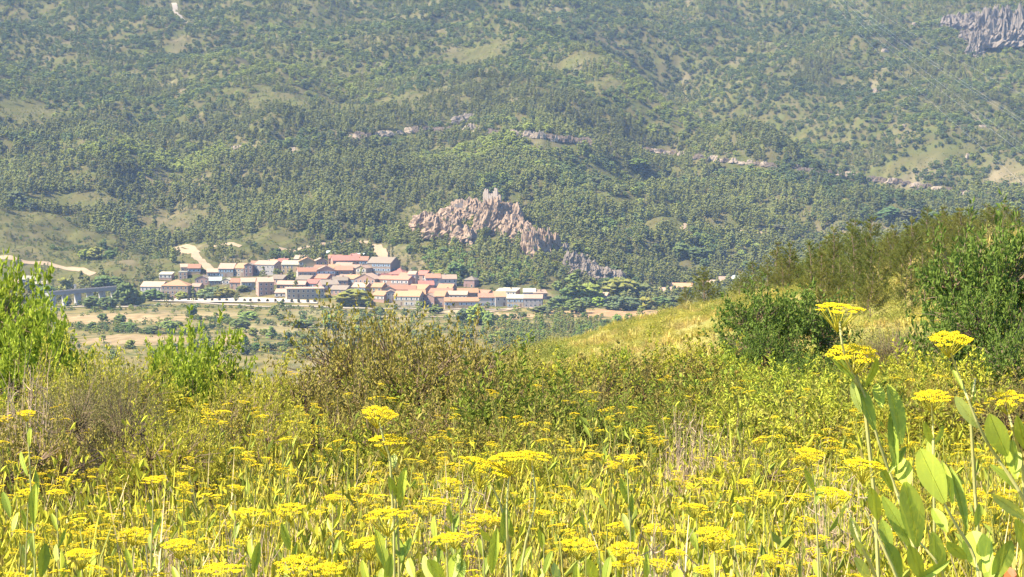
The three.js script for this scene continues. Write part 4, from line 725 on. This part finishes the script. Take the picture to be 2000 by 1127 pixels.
function shrub(kind, px, pyTop, wpx, d, label, drop = 0) {     // top row and width on the photo, distance; stands on the ground
  const topPt = at(px, pyTop - (px > 580 && px < 980 ? 16 : px < 580 ? -8 : 4), d), g0 = ground(topPt.x, d), H = Math.max(0.35, topPt.y - g0.y), W = Math.max(wpx / pxm(d), H * (kind === 'green' ? 0.5 : 0.65));
  if (kind === 'dead') {
    const t = thing('dry_twig_bush', label, 'bush', 'dry twig bushes on the near slope'); t.position.copy(g0); t.scale.set(W / 1.2, H / 0.8, W / 1.2); t.rotation.y = rr(0, 6.28);
    part('branches', deadProtos[flip++ % 2], greyWood, t); return t;
  }
  const s = SHRUB[kind], p = protos[kind][flip++ % 2], t = thing(s.name, label, 'shrub', 'shrubs on the near slope');
  t.position.copy(g0); t.rotation.y = rr(0, 6.28); t.scale.set(W / 1.7, H / 1.45, W / 1.7);
  part('branches', p.wood, s.wood, t); part('foliage', p.leaves, s.mat, t);
  return t;
}
const SH = [
  ['green', -25, 520, 210, 22, 'bright green broadleaf shrub at the valley end of the flower slope'], ['green', 75, 612, 110, 21, 'small bright green shrub leaning out beside a taller bright green one'], ['green', 385, 650, 190, 21, 'bright green leafy shrub between the brown heath and the grey branched oak shrub'], ['green', 340, 680, 110, 20, 'low bright green shrub at the foot of a leafy one'],
  ['brown', 215, 722, 170, 14.5, 'feathery olive brown heath shrub with dark brown stems'], ['brown', 125, 742, 100, 15, 'small feathery brown heath shrub beside a larger one'], ['dead', 45, 690, 140, 14, 'grey dry twig bush beside the heath shrub'], ['lime', 140, 672, 140, 17, 'yellow green spurge shrub behind the heath shrub'], ['lime', 240, 690, 120, 19, 'yellow green spurge shrub before the tan field'], ['olive', 190, 700, 120, 19, 'dull olive shrub behind the heath shrub'],
  ['olive', 715, 622, 240, 22, 'large open oak shrub with bare forking branches'], ['olive', 870, 634, 200, 23, 'tall olive oak shrub with pale dead twigs at its top'], ['olive', 800, 680, 230, 21, 'dense olive shrub between two taller oak shrubs'], ['dead', 630, 668, 120, 22, 'grey dead branches on the flank of the large oak shrub'], ['olive', 620, 730, 150, 20, 'low olive shrub under the dead branches'],
  ['lime', 530, 700, 170, 20, 'yellow green shrub beside the large oak shrub'], ['lime', 470, 730, 150, 18, 'low yellow green shrub before the bright green one'], ['lime', 560, 780, 160, 16, 'yellow green mound before the low olive shrub'], ['olive', 960, 720, 190, 21, 'olive brown shrub beside the tall oak shrub'], ['olive', 1090, 735, 180, 20, 'open olive shrub with dark forking stems'], ['brown', 1150, 770, 150, 18, 'brown heath shrub beside the open olive shrub'], ['olive', 720, 790, 190, 17.5, 'dark olive shrub in the shade of the large oak shrub'], ['olive', 900, 790, 200, 18, 'olive shrub below the tall oak shrub'], ['olive', 1010, 800, 170, 17, 'small olive shrub with reddish stems'],
  ['lime', 1180, 690, 120, 32, 'light green bushy shrub on the edge of the hillside'], ['green', 1210, 700, 70, 33, 'small fresh green shrub on the edge of the hillside'], ['lime', 1260, 740, 180, 26, 'yellow green shrub below the hillside'], ['lime', 1360, 735, 160, 28, 'pale yellow green shrub beside the dark leafy shrub'], ['dead', 1350, 795, 200, 14.5, 'large grey dry bush among the flowers'], ['dead', 1440, 800, 110, 15, 'small grey dry bush beside a larger dry bush'], ['olive', 1270, 790, 150, 18, 'olive shrub behind the large grey dry bush'],
  ['dark', 1530, 562, 260, 34, 'tall dark green leafy shrub standing on the hillside foot'], ['dark', 1490, 640, 150, 33, 'dark green shrub at the side of the tall leafy one'], ['dark', 1580, 690, 150, 31, 'dark green bushy shrub below the tall leafy one'], ['green', 1590, 770, 190, 25, 'low fresh green shrub spreading over the slope'], ['green', 1480, 770, 120, 25, 'small fresh green shrub beside the spreading one'], ['green', 1420, 700, 130, 32, 'light green shrub beside the tall dark one'],
  ['dark', 1965, 425, 190, 27, 'tall dark leafy shrub reaching up at the uphill end'], ['dark', 1930, 560, 150, 26, 'dark leafy shrub below the uphill one'], ['dark', 1990, 640, 170, 25, 'dark glossy shrub at the uphill end of the slope'], ['brown', 1760, 640, 190, 36, 'feathery olive shrub behind the yellow flower heads'], ['olive', 1690, 690, 160, 34, 'dull olive shrub behind the yellow flower heads'], ['brown', 1850, 700, 170, 32, 'feathery brown shrub before the dark leafy shrubs'], ['olive', 1790, 760, 220, 27, 'wide olive shrub behind the tall flowering plant'], ['dark', 1910, 770, 160, 24, 'dark green shrub behind the leafy flowering plant'], ['olive', 1680, 800, 150, 22, 'low olive shrub behind the tall flowering plant'],
  ['lime', 330, 800, 150, 14, 'yellow green mound beside the heath shrub'], ['olive', 60, 790, 150, 13.5, 'dark olive shrub under the grey twig bush'], ['olive', 450, 790, 150, 16.5, 'olive green mound among the flowers'], ['lime', 1480, 860, 170, 14, 'pale yellow green mound among the flowers'], ['dead', 1640, 900, 150, 10, 'grey brown twigs among the flowers'], ['dead', 500, 940, 200, 9, 'reddish dry twigs among the yellow flowers'], ['dead', 1300, 1010, 180, 7.5, 'dry brown twigs between the yellow flower heads'], ['dead', 1500, 990, 240, 8, 'pale grey dry bush between the flower heads and the leafy plant'], ['dead', 900, 920, 130, 10, 'dry twigs behind the joined flower heads'], ['dead', 330, 950, 160, 9, 'pale dry twigs among the small flowers'],
];
for (const a of SH) shrub(...a);
const pineProtos = [pineGeo(3.6), pineGeo(3.2), pineGeo(4)];
const pineMats = [leafMat(0.16, 0.175, 0.035, 0.2), leafMat(0.19, 0.19, 0.04, 0.2), leafMat(0.14, 0.165, 0.032, 0.2)];
const PINES = [[1375, 538, 62, 205], [1340, 588, 30, 205], [1470, 528, 60, 190], [1445, 548, 40, 195], [1515, 492, 70, 185], [1550, 515, 55, 170], [1590, 505, 60, 165], [1620, 480, 60, 175], [1665, 445, 80, 165], [1700, 440, 70, 170], [1690, 500, 70, 150], [1640, 520, 60, 150], [1735, 480, 60, 160], [1770, 460, 70, 165], [1810, 440, 70, 170], [1840, 430, 70, 175], [1870, 425, 70, 172], [1900, 422, 60, 178], [1930, 415, 70, 175], [1965, 410, 60, 180], [1790, 500, 70, 140], [1840, 490, 80, 138], [1880, 480, 80, 135], [1740, 530, 70, 130], [1680, 550, 60, 125], [1930, 480, 70, 140], [1580, 545, 50, 150], [1500, 545, 50, 175], [1820, 560, 60, 115], [1760, 570, 60, 110], [1640, 585, 60, 100], [1700, 600, 60, 95], [1880, 560, 70, 110], [1985, 430, 60, 170], [1530, 570, 40, 140]];
for (let k = 0; k < 26; k++) PINES.push([rr(1500, 1960), 0, 60, rr(85, 165)]);
PINES.forEach(([px, py, w, d], i) => {
  const tp = at(px, py - 16, d), g0 = ground(tp.x, d), H = py ? clamp(tp.y - g0.y, 2, 6.5) : rr(1.6, 3), p = pineProtos[i % 3], k = H / [3.6, 3.2, 4][i % 3], sx = Math.max(w / pxm(d) / 2.2, k * 0.85);
  const t = thing('young_pine', d > 150 ? 'young olive green pine along the crest of the near hillside' : 'young olive green pine part way down the near hillside', 'tree', 'young pines on the near hillside');
  t.position.copy(g0); t.rotation.y = rr(0, 6.28); t.scale.set(sx, k, sx);
  part('trunk', p.wood, woodMat, t); part('crown', p.leaves, pineMats[i % 3], t);
});
{ const r = top('boulder', rockGeo(0.7, 0.5, 0.5, 0.3, 7), mat(0.7, 0.66, 0.6), 'pale boulder lying on the hillside beside the tall dark shrub', 'rock'); r.position.copy(hit(1466, 668, 30)); }
console.log('shrubs');

// ---------------------------------------------------------------- flowering plants in front: stem, each leaf, each flower head
const heroLeafMats = [leafMat(0.42, 0.48, 0.06, 0.4, { roughness: 0.5, specularIntensity: 0.6, vertexColors: true }), leafMat(0.3, 0.37, 0.05, 0.35, { roughness: 0.5, specularIntensity: 0.6, vertexColors: true }), leafMat(0.45, 0.5, 0.12, 0.4, { roughness: 0.5, specularIntensity: 0.6, vertexColors: true }), leafMat(0.42, 0.12, 0.04, 0.3, { roughness: 0.5, specularIntensity: 0.6, vertexColors: true })];
const stemMat = mat(0.36, 0.33, 0.1, 0.7), headMat = new THREE.MeshPhysicalMaterial({ specularIntensity: 0.2, vertexColors: true, roughness: 0.8, transmission: 0.2, thickness: 0, ior: 1.3, side: THREE.DoubleSide });
function heroLeaf(ratio, bend, fold) {                       // unit length along +y, face towards +z, rounded tip, channelled blade with a pale midrib
  const g = new Geo(), n = 12, prof = (t) => ratio / 2 * Math.pow(Math.sin(Math.PI * Math.min(1, Math.pow(t, 1.2) * 0.965 + 0.02)), 0.62), mid = (t) => V(0, t, -bend * t * t);
  for (let i = 0; i < n; i++) {
    const a = i / n, b = (i + 1) / n, row = (t) => { const w = prof(t), m = mid(t), r = 0.012 * (1 - 0.7 * t); return [V(-w, m.y, m.z + fold * w), V(-w * 0.5, m.y, m.z + fold * w * 0.35), V(-Math.min(r, w), m.y, m.z - 0.004), V(0, m.y, m.z + 0.01), V(Math.min(r, w), m.y, m.z - 0.004), V(w * 0.5, m.y, m.z + fold * w * 0.35), V(w, m.y, m.z + fold * w)]; }, A = row(a), B = row(b);
    for (let k = 0; k < 6; k++) { g.color(...(k === 2 || k === 3 ? [1.14, 1.1, 1.12] : [1, 1, 1])); g.quad(A[k], A[k + 1], B[k + 1], B[k]); }
  }
  const out = g.build(true); return out;
}
const heroLeaves = [heroLeaf(0.36, 0.12, 0.25), heroLeaf(0.46, 0.08, 0.2), heroLeaf(0.28, 0.18, 0.3), heroLeaf(0.54, 0.1, 0.15)];
const headGeos = [0, 1, 2, 3].map((_, i) => { const g = new Geo(); addUmbel(g, V(0, 0, 0), V(0, 1, 0), 1, 19 + i * 2, 15, true); return g.build(true); });
function flowerPlant(label, d, stems, heads, leaves) {        // stems: pixel paths from the top down; heads: [px, py, width px, tilt]; leaves: [base px, py, tip px, py, width px, tone, turn]
  const foot = at(...stems[0][stems[0].length - 1], d), t = thing('flowering_plant', label, 'plant', 'yellow umbel plants in bloom'), g0 = ground(foot.x, d);
  t.position.copy(g0);
  for (const path of stems) {
    const pts = path.map(([x, y], i) => at(x, y, d + 0.02 * Math.sin(i * 2 + x)).sub(g0)), last = pts[pts.length - 1];
    if (last.y > 0.03) pts.push(V(last.x * 0.5, last.y * 0.45, 0), V(last.x * 0.35, -0.03, 0.01));
    const cv = new THREE.CatmullRomCurve3(pts), n = 14;
    part('stem', new Geo().tube(cv.getPoints(n), 0.0016, 0.0042, 6).build(), stemMat, t);
  }
  for (const [px, py, w, tilt = 0] of heads) { const R = w / pxm(d) / 2, h = part('flower_head', pick(headGeos), headMat, t); h.position.copy(at(px, py, d).sub(g0)); h.scale.setScalar(R); h.rotation.set(rr(0.05, 0.3), rr(0, 6.28), tilt + rr(-0.06, 0.06), 'ZXY'); }
  for (const [bx, by, tx, ty, w, tone = 0, turn = 0] of leaves) {
    const b = at(bx, by, d + rr(-0.01, 0.01)).sub(g0), e = at(tx, ty, d + rr(-0.04, 0.04)).sub(g0), y = e.clone().sub(b), L = y.length(); y.divideScalar(L);
    const q = w / (Math.hypot(tx - bx, ty - by)), gi = q > 0.5 ? 3 : q > 0.4 ? 1 : q > 0.3 ? 0 : 2;
    let z = V(0, 0, 1).addScaledVector(y, -y.z).normalize(); z.applyAxisAngle(y, turn || rr(-0.6, 0.6)); const x = V().crossVectors(y, z).normalize();
    const m = part('leaf', heroLeaves[gi], heroLeafMats[tone], t); const wide = clamp(w / pxm(d) / ([0.36, 0.46, 0.28, 0.54][gi] * L), 0.6, 1.6);
    m.applyMatrix4(new THREE.Matrix4().makeBasis(x.multiplyScalar(L * wide), y.clone().multiplyScalar(L), z.multiplyScalar(L)).setPosition(b));
  }
  return t;
}
flowerPlant('tall flowering plant with two stacked yellow heads and long upright leaves', 4.2, [[[1667, 712], [1676, 742], [1695, 790], [1712, 850], [1740, 930], [1765, 1000], [1790, 1090], [1800, 1160]], [[1640, 628], [1643, 660], [1652, 700], [1672, 745], [1690, 790]]],
  [[1638, 600, 103, -0.08], [1668, 688, 105, 0.02]],
  [[1668, 740, 1627, 694, 20, 1], [1690, 756, 1716, 704, 30, 1, 0.9], [1682, 806, 1662, 748, 19, 2], [1708, 840, 1680, 752, 30, 1], [1722, 797, 1712, 746, 24, 0], [1760, 868, 1748, 744, 36, 0], [1752, 925, 1738, 805, 20, 1], [1775, 952, 1757, 893, 36, 0], [1715, 1016, 1702, 956, 26, 0], [1788, 1078, 1727, 974, 30, 1], [1745, 960, 1718, 905, 14, 1], [1735, 925, 1770, 870, 14, 1]]);
flowerPlant('broad leaved flowering plant whose shaded leaves crowd before the dry bush', 4.0, [[[1845, 985], [1870, 1030], [1900, 1080], [1915, 1160]], [[1797, 1060], [1830, 1100], [1850, 1160]], [[1690, 1000], [1730, 1080], [1760, 1160]], [[1655, 990], [1680, 1060], [1720, 1160]]], [[1690, 905, 88, -0.1], [1630, 962, 74, -0.08]],
  [[1845, 982, 1797, 878, 52, 0], [1792, 1068, 1772, 943, 52, 0], [1888, 1038, 1866, 908, 22, 1], [1926, 1118, 1896, 1034, 60, 0], [1838, 1130, 1826, 1042, 34, 0], [1888, 1092, 1850, 1062, 26, 1], [1680, 1062, 1662, 1014, 20, 2], [1760, 1130, 1735, 1060, 34, 1], [1800, 1130, 1778, 1070, 30, 1], [1740, 1075, 1722, 1015, 26, 1], [1700, 1090, 1672, 1060, 16, 2], [1850, 1040, 1822, 990, 26, 1], [1905, 1030, 1915, 985, 16, 1], [1860, 985, 1848, 900, 18, 0], [1780, 1140, 1850, 1100, 18, 1], [1700, 1135, 1672, 1090, 24, 2]]);
flowerPlant('flowering plant with paired broad leaves up a slanting stem beside dark shrubs', 4.3, [[[1857, 690], [1872, 730], [1893, 785], [1920, 850], [1955, 905], [1985, 950], [2020, 1020], [2030, 1160]], [[1968, 800], [1976, 830], [1990, 880], [2000, 940]], [[1905, 740], [1900, 770], [1895, 795]]],
  [[1855, 660, 88, 0.05], [1968, 776, 82, 0.04]],
  [[1910, 836, 1867, 776, 24, 2], [1966, 890, 1932, 813, 44, 0], [1985, 936, 1976, 858, 32, 0], [1960, 890, 1958, 815, 26, 1, 1.1], [1880, 760, 1862, 715, 8, 1], [1897, 800, 1905, 740, 9, 0], [1990, 960, 1940, 905, 16, 1], [2005, 880, 1985, 820, 24, 0], [2010, 1015, 1945, 975, 22, 2], [1940, 1135, 1976, 1058, 36, 1], [1930, 1140, 1935, 1080, 30, 1], [1985, 1140, 1960, 1105, 26, 3], [2020, 1100, 1990, 1020, 34, 0]]);
flowerPlant('flowering plant with a single head over a clump of yellowish leaves', 4.9, [[[1820, 790], [1822, 830], [1823, 880], [1826, 1160]]], [[1820, 772, 76, 0.05]], [[1823, 870, 1805, 830, 16, 0], [1824, 868, 1846, 832, 16, 0], [1824, 905, 1810, 862, 14, 1]]);
flowerPlant('flowering plant with one small head rising beside the spreading green shrub', 6.8, [[[1583, 900], [1590, 950], [1600, 1160]]], [[1583, 884, 62, -0.12]], [[1590, 960, 1575, 920, 14, 0], [1592, 985, 1610, 945, 14, 1]]);
flowerPlant('slender flowering plant with two stacked heads before the oak shrubs', 5.4, [[[757, 880], [765, 930], [775, 1000], [780, 1160]], [[741, 825], [750, 860], [762, 900]]], [[740, 805, 74, -0.1], [758, 858, 80, 0.03]], [[770, 915, 769, 884, 14, 2], [781, 988, 786, 918, 20, 0], [773, 975, 762, 935, 16, 1], [775, 1050, 760, 1005, 16, 1], [785, 1095, 770, 1042, 24, 1], [784, 1100, 800, 1048, 18, 1]]);
flowerPlant('flowering plant with three broad heads joined in one wide yellow crown', 4.8, [[[950, 925], [985, 1010], [1000, 1160]], [[995, 920], [990, 990], [992, 1100]], [[1040, 910], [1045, 980], [1020, 1100]]], [[950, 908, 108, -0.22], [992, 892, 84, 0.05], [1042, 888, 72, -0.05]], [[988, 985, 985, 1058, 20, 1], [985, 1000, 1000, 1050, 18, 1], [960, 1120, 968, 1040, 20, 0], [1005, 1130, 1035, 1060, 16, 0]]);
const SMALL = [[1225, 893, 54, 7.6, 'behind the joined crown'], [850, 978, 62, 6.9, 'beside the slender two headed plant'], [755, 1003, 98, 4.6, 'at the foot of the slender two headed plant'], [720, 1058, 82, 5.2, 'low before the slender plant'], [300, 936, 50, 8.3, 'above pale dry twigs'], [565, 993, 64, 6.6, 'paired with another head above dry twigs'], [492, 1000, 72, 6.2, 'paired with another head above dry twigs'], [1132, 1063, 72, 5.8, 'by dark twigs'], [1218, 1070, 66, 6, 'by dark twigs'], [1360, 988, 52, 7.6, 'above the dry brown twigs'], [1395, 1042, 78, 5.5, 'beside the dry brown twigs'], [1276, 1030, 46, 8, 'beside the dry brown twigs'], [1206, 1025, 46, 8.4, 'beside the dry brown twigs'], [1318, 1078, 44, 7.4, 'below the dry brown twigs'], [1288, 1100, 50, 7, 'below the dry brown twigs'], [1508, 1090, 48, 7.2, 'before the pale dry bush'], [1540, 1108, 50, 7, 'before the pale dry bush'], [650, 970, 34, 9, 'behind the slender plant'], [580, 1100, 90, 5.2, 'in the thickest yellow bloom'], [430, 1110, 100, 5, 'in the thickest yellow bloom'], [350, 1062, 70, 6, 'in the thickest yellow bloom'], [160, 1080, 70, 6.2, 'in the thickest yellow bloom'], [260, 1040, 60, 6.8, 'in the thickest yellow bloom'], [640, 1110, 70, 5.6, 'in the thickest yellow bloom'], [110, 960, 44, 8.6, 'beside the red stemmed plant'], [940, 1010, 44, 8, 'below the joined crown'], [1440, 1005, 30, 9, 'before the large grey dry bush'], [460, 950, 36, 9, 'above reddish dry twigs'], [890, 1045, 60, 6.2, 'below the joined crown'], [1060, 1000, 44, 7.8, 'below the joined crown'], [1215, 1100, 50, 6, 'by dark twigs'], [55, 960, 50, 7.4, 'beside the red stemmed plant'], [880, 940, 46, 7.4, 'beside the joined crown'], [1600, 1050, 44, 7.6, 'before the pale dry bush'], [1455, 940, 34, 9.4, 'before the large grey dry bush'], [1380, 1110, 60, 5.8, 'below the dry brown twigs']];
SMALL.forEach(([px, py, w, d, where], i) => {
  const dx = rr(-14, 14), y2 = py + w * 0.45;
  flowerPlant(`flowering stalk with one yellow head ${where}`, d, [[[px, y2], [px + dx * 0.4, y2 + 70], [px + dx, y2 + 200]]], [[px, py, w, rr(-0.15, 0.1)]], [0, 1, 2, 3].map((k) => { const s = k % 2 ? 1 : -1, f = 40 + k * 34 + rr(-8, 8), bx = px + dx * f / 200, L = rr(48, 66) * 5.5 / d; return [bx, y2 + f + 20, bx + s * rr(6, 16), y2 + f + 20 - L, L * rr(0.24, 0.34), k % 3]; }));
});
flowerPlant('thin red stemmed flowering plant with pale leaves beside the dark olive shrub', 7.2, [[[51, 825], [56, 870], [60, 950], [66, 1060], [70, 1160]]], [[52, 806, 40, 0.02]], [[58, 872, 56, 835, 11, 0], [66, 1025, 62, 950, 20, 0], [72, 975, 73, 915, 9, 0], [55, 930, 34, 880, 9, 1], [68, 1090, 55, 1030, 14, 2], [80, 1127, 90, 1065, 24, 1], [20, 1010, 5, 960, 16, 1], [25, 1040, 32, 1000, 14, 2]]);
flowerPlant('leafy flowering plant with bright rounded leaves low in the bloom', 5, [[[872, 1060], [875, 1160]]], [[868, 1052, 60, 0]], [[868, 1135, 838, 1095, 26, 0], [880, 1140, 892, 1078, 26, 0], [810, 1130, 795, 1090, 20, 1], [845, 1140, 824, 1085, 22, 2], [905, 1130, 900, 1090, 18, 1]]);
flowerPlant('leafy flowering plant with upright leaves by the dark twigs', 4.8, [[[1170, 1075], [1175, 1170]]], [[1240, 1092, 40, 0]], [[1165, 1140, 1150, 1095, 22, 0], [1182, 1140, 1188, 1088, 20, 1], [1090, 1140, 1082, 1100, 18, 2], [1260, 1140, 1265, 1085, 12, 0], [1320, 1140, 1326, 1110, 22, 0]]);
console.log('plants');

// ---------------------------------------------------------------- power line crossing the far slope
{
  const steel = mat(0.35, 0.36, 0.37, 0.5, { metalness: 0.3 }), A = hit(1570, -62).add(V(0, 34, 0)), B = at(2330, 400, 262);
  const pylon = (p, label) => {
    const t = thing('power_pylon', label, 'pylon'), g0 = ground(p.x, -p.z), H = p.y - g0.y + 10, g = new Geo();
    t.position.copy(g0);
    const w = (y) => lerp(3.2, 0.6, y / H), c = (y, i) => V((i & 1 ? 1 : -1) * w(y), y, (i & 2 ? 1 : -1) * w(y));
    for (let i = 0; i < 4; i++) g.tube([c(-1, i), c(H, i)], 0.12, 0.08, 4);
    for (let k = 0; k < 14; k++) for (const [a, b] of [[0, 1], [1, 3], [3, 2], [2, 0]]) { const y0 = H * k / 14, y1 = H * (k + 1) / 14; g.tube([c(y0, a), c(y1, b)], 0.05, 0.05, 3); g.tube([c(y0, b), c(y1, a)], 0.05, 0.05, 3); }
    part('tower', g.build(), steel, t);
    for (const dy of [-9, -4.5, 0]) part('crossarm', new Geo().tube([V(-5, H - 10 + dy, -2.5), V(5, H - 10 + dy, 2.5)], 0.18, 0.18, 4).build(), steel, t);
  };
  pylon(A, 'lattice power pylon up the valley'); pylon(B, 'lattice power pylon down the valley');
  for (const dy of [-9, -4.5, 0]) for (const s of [-1, 1]) {
    const pts = []; for (let i = 0; i <= 30; i++) { const t = i / 30, p = A.clone().lerp(B, t); p.x += s * 4; p.y += dy - 14 * 4 * t * (1 - t); pts.push(p); }
    top('power_cable', new Geo().tube(pts, 0.045, 0.0065, 4).build(), steel, 'thin pale power cable hanging across the far slope', 'cable', 'power cables');
  }
}
// @@NEAR_END
renderer.render(scene, camera);
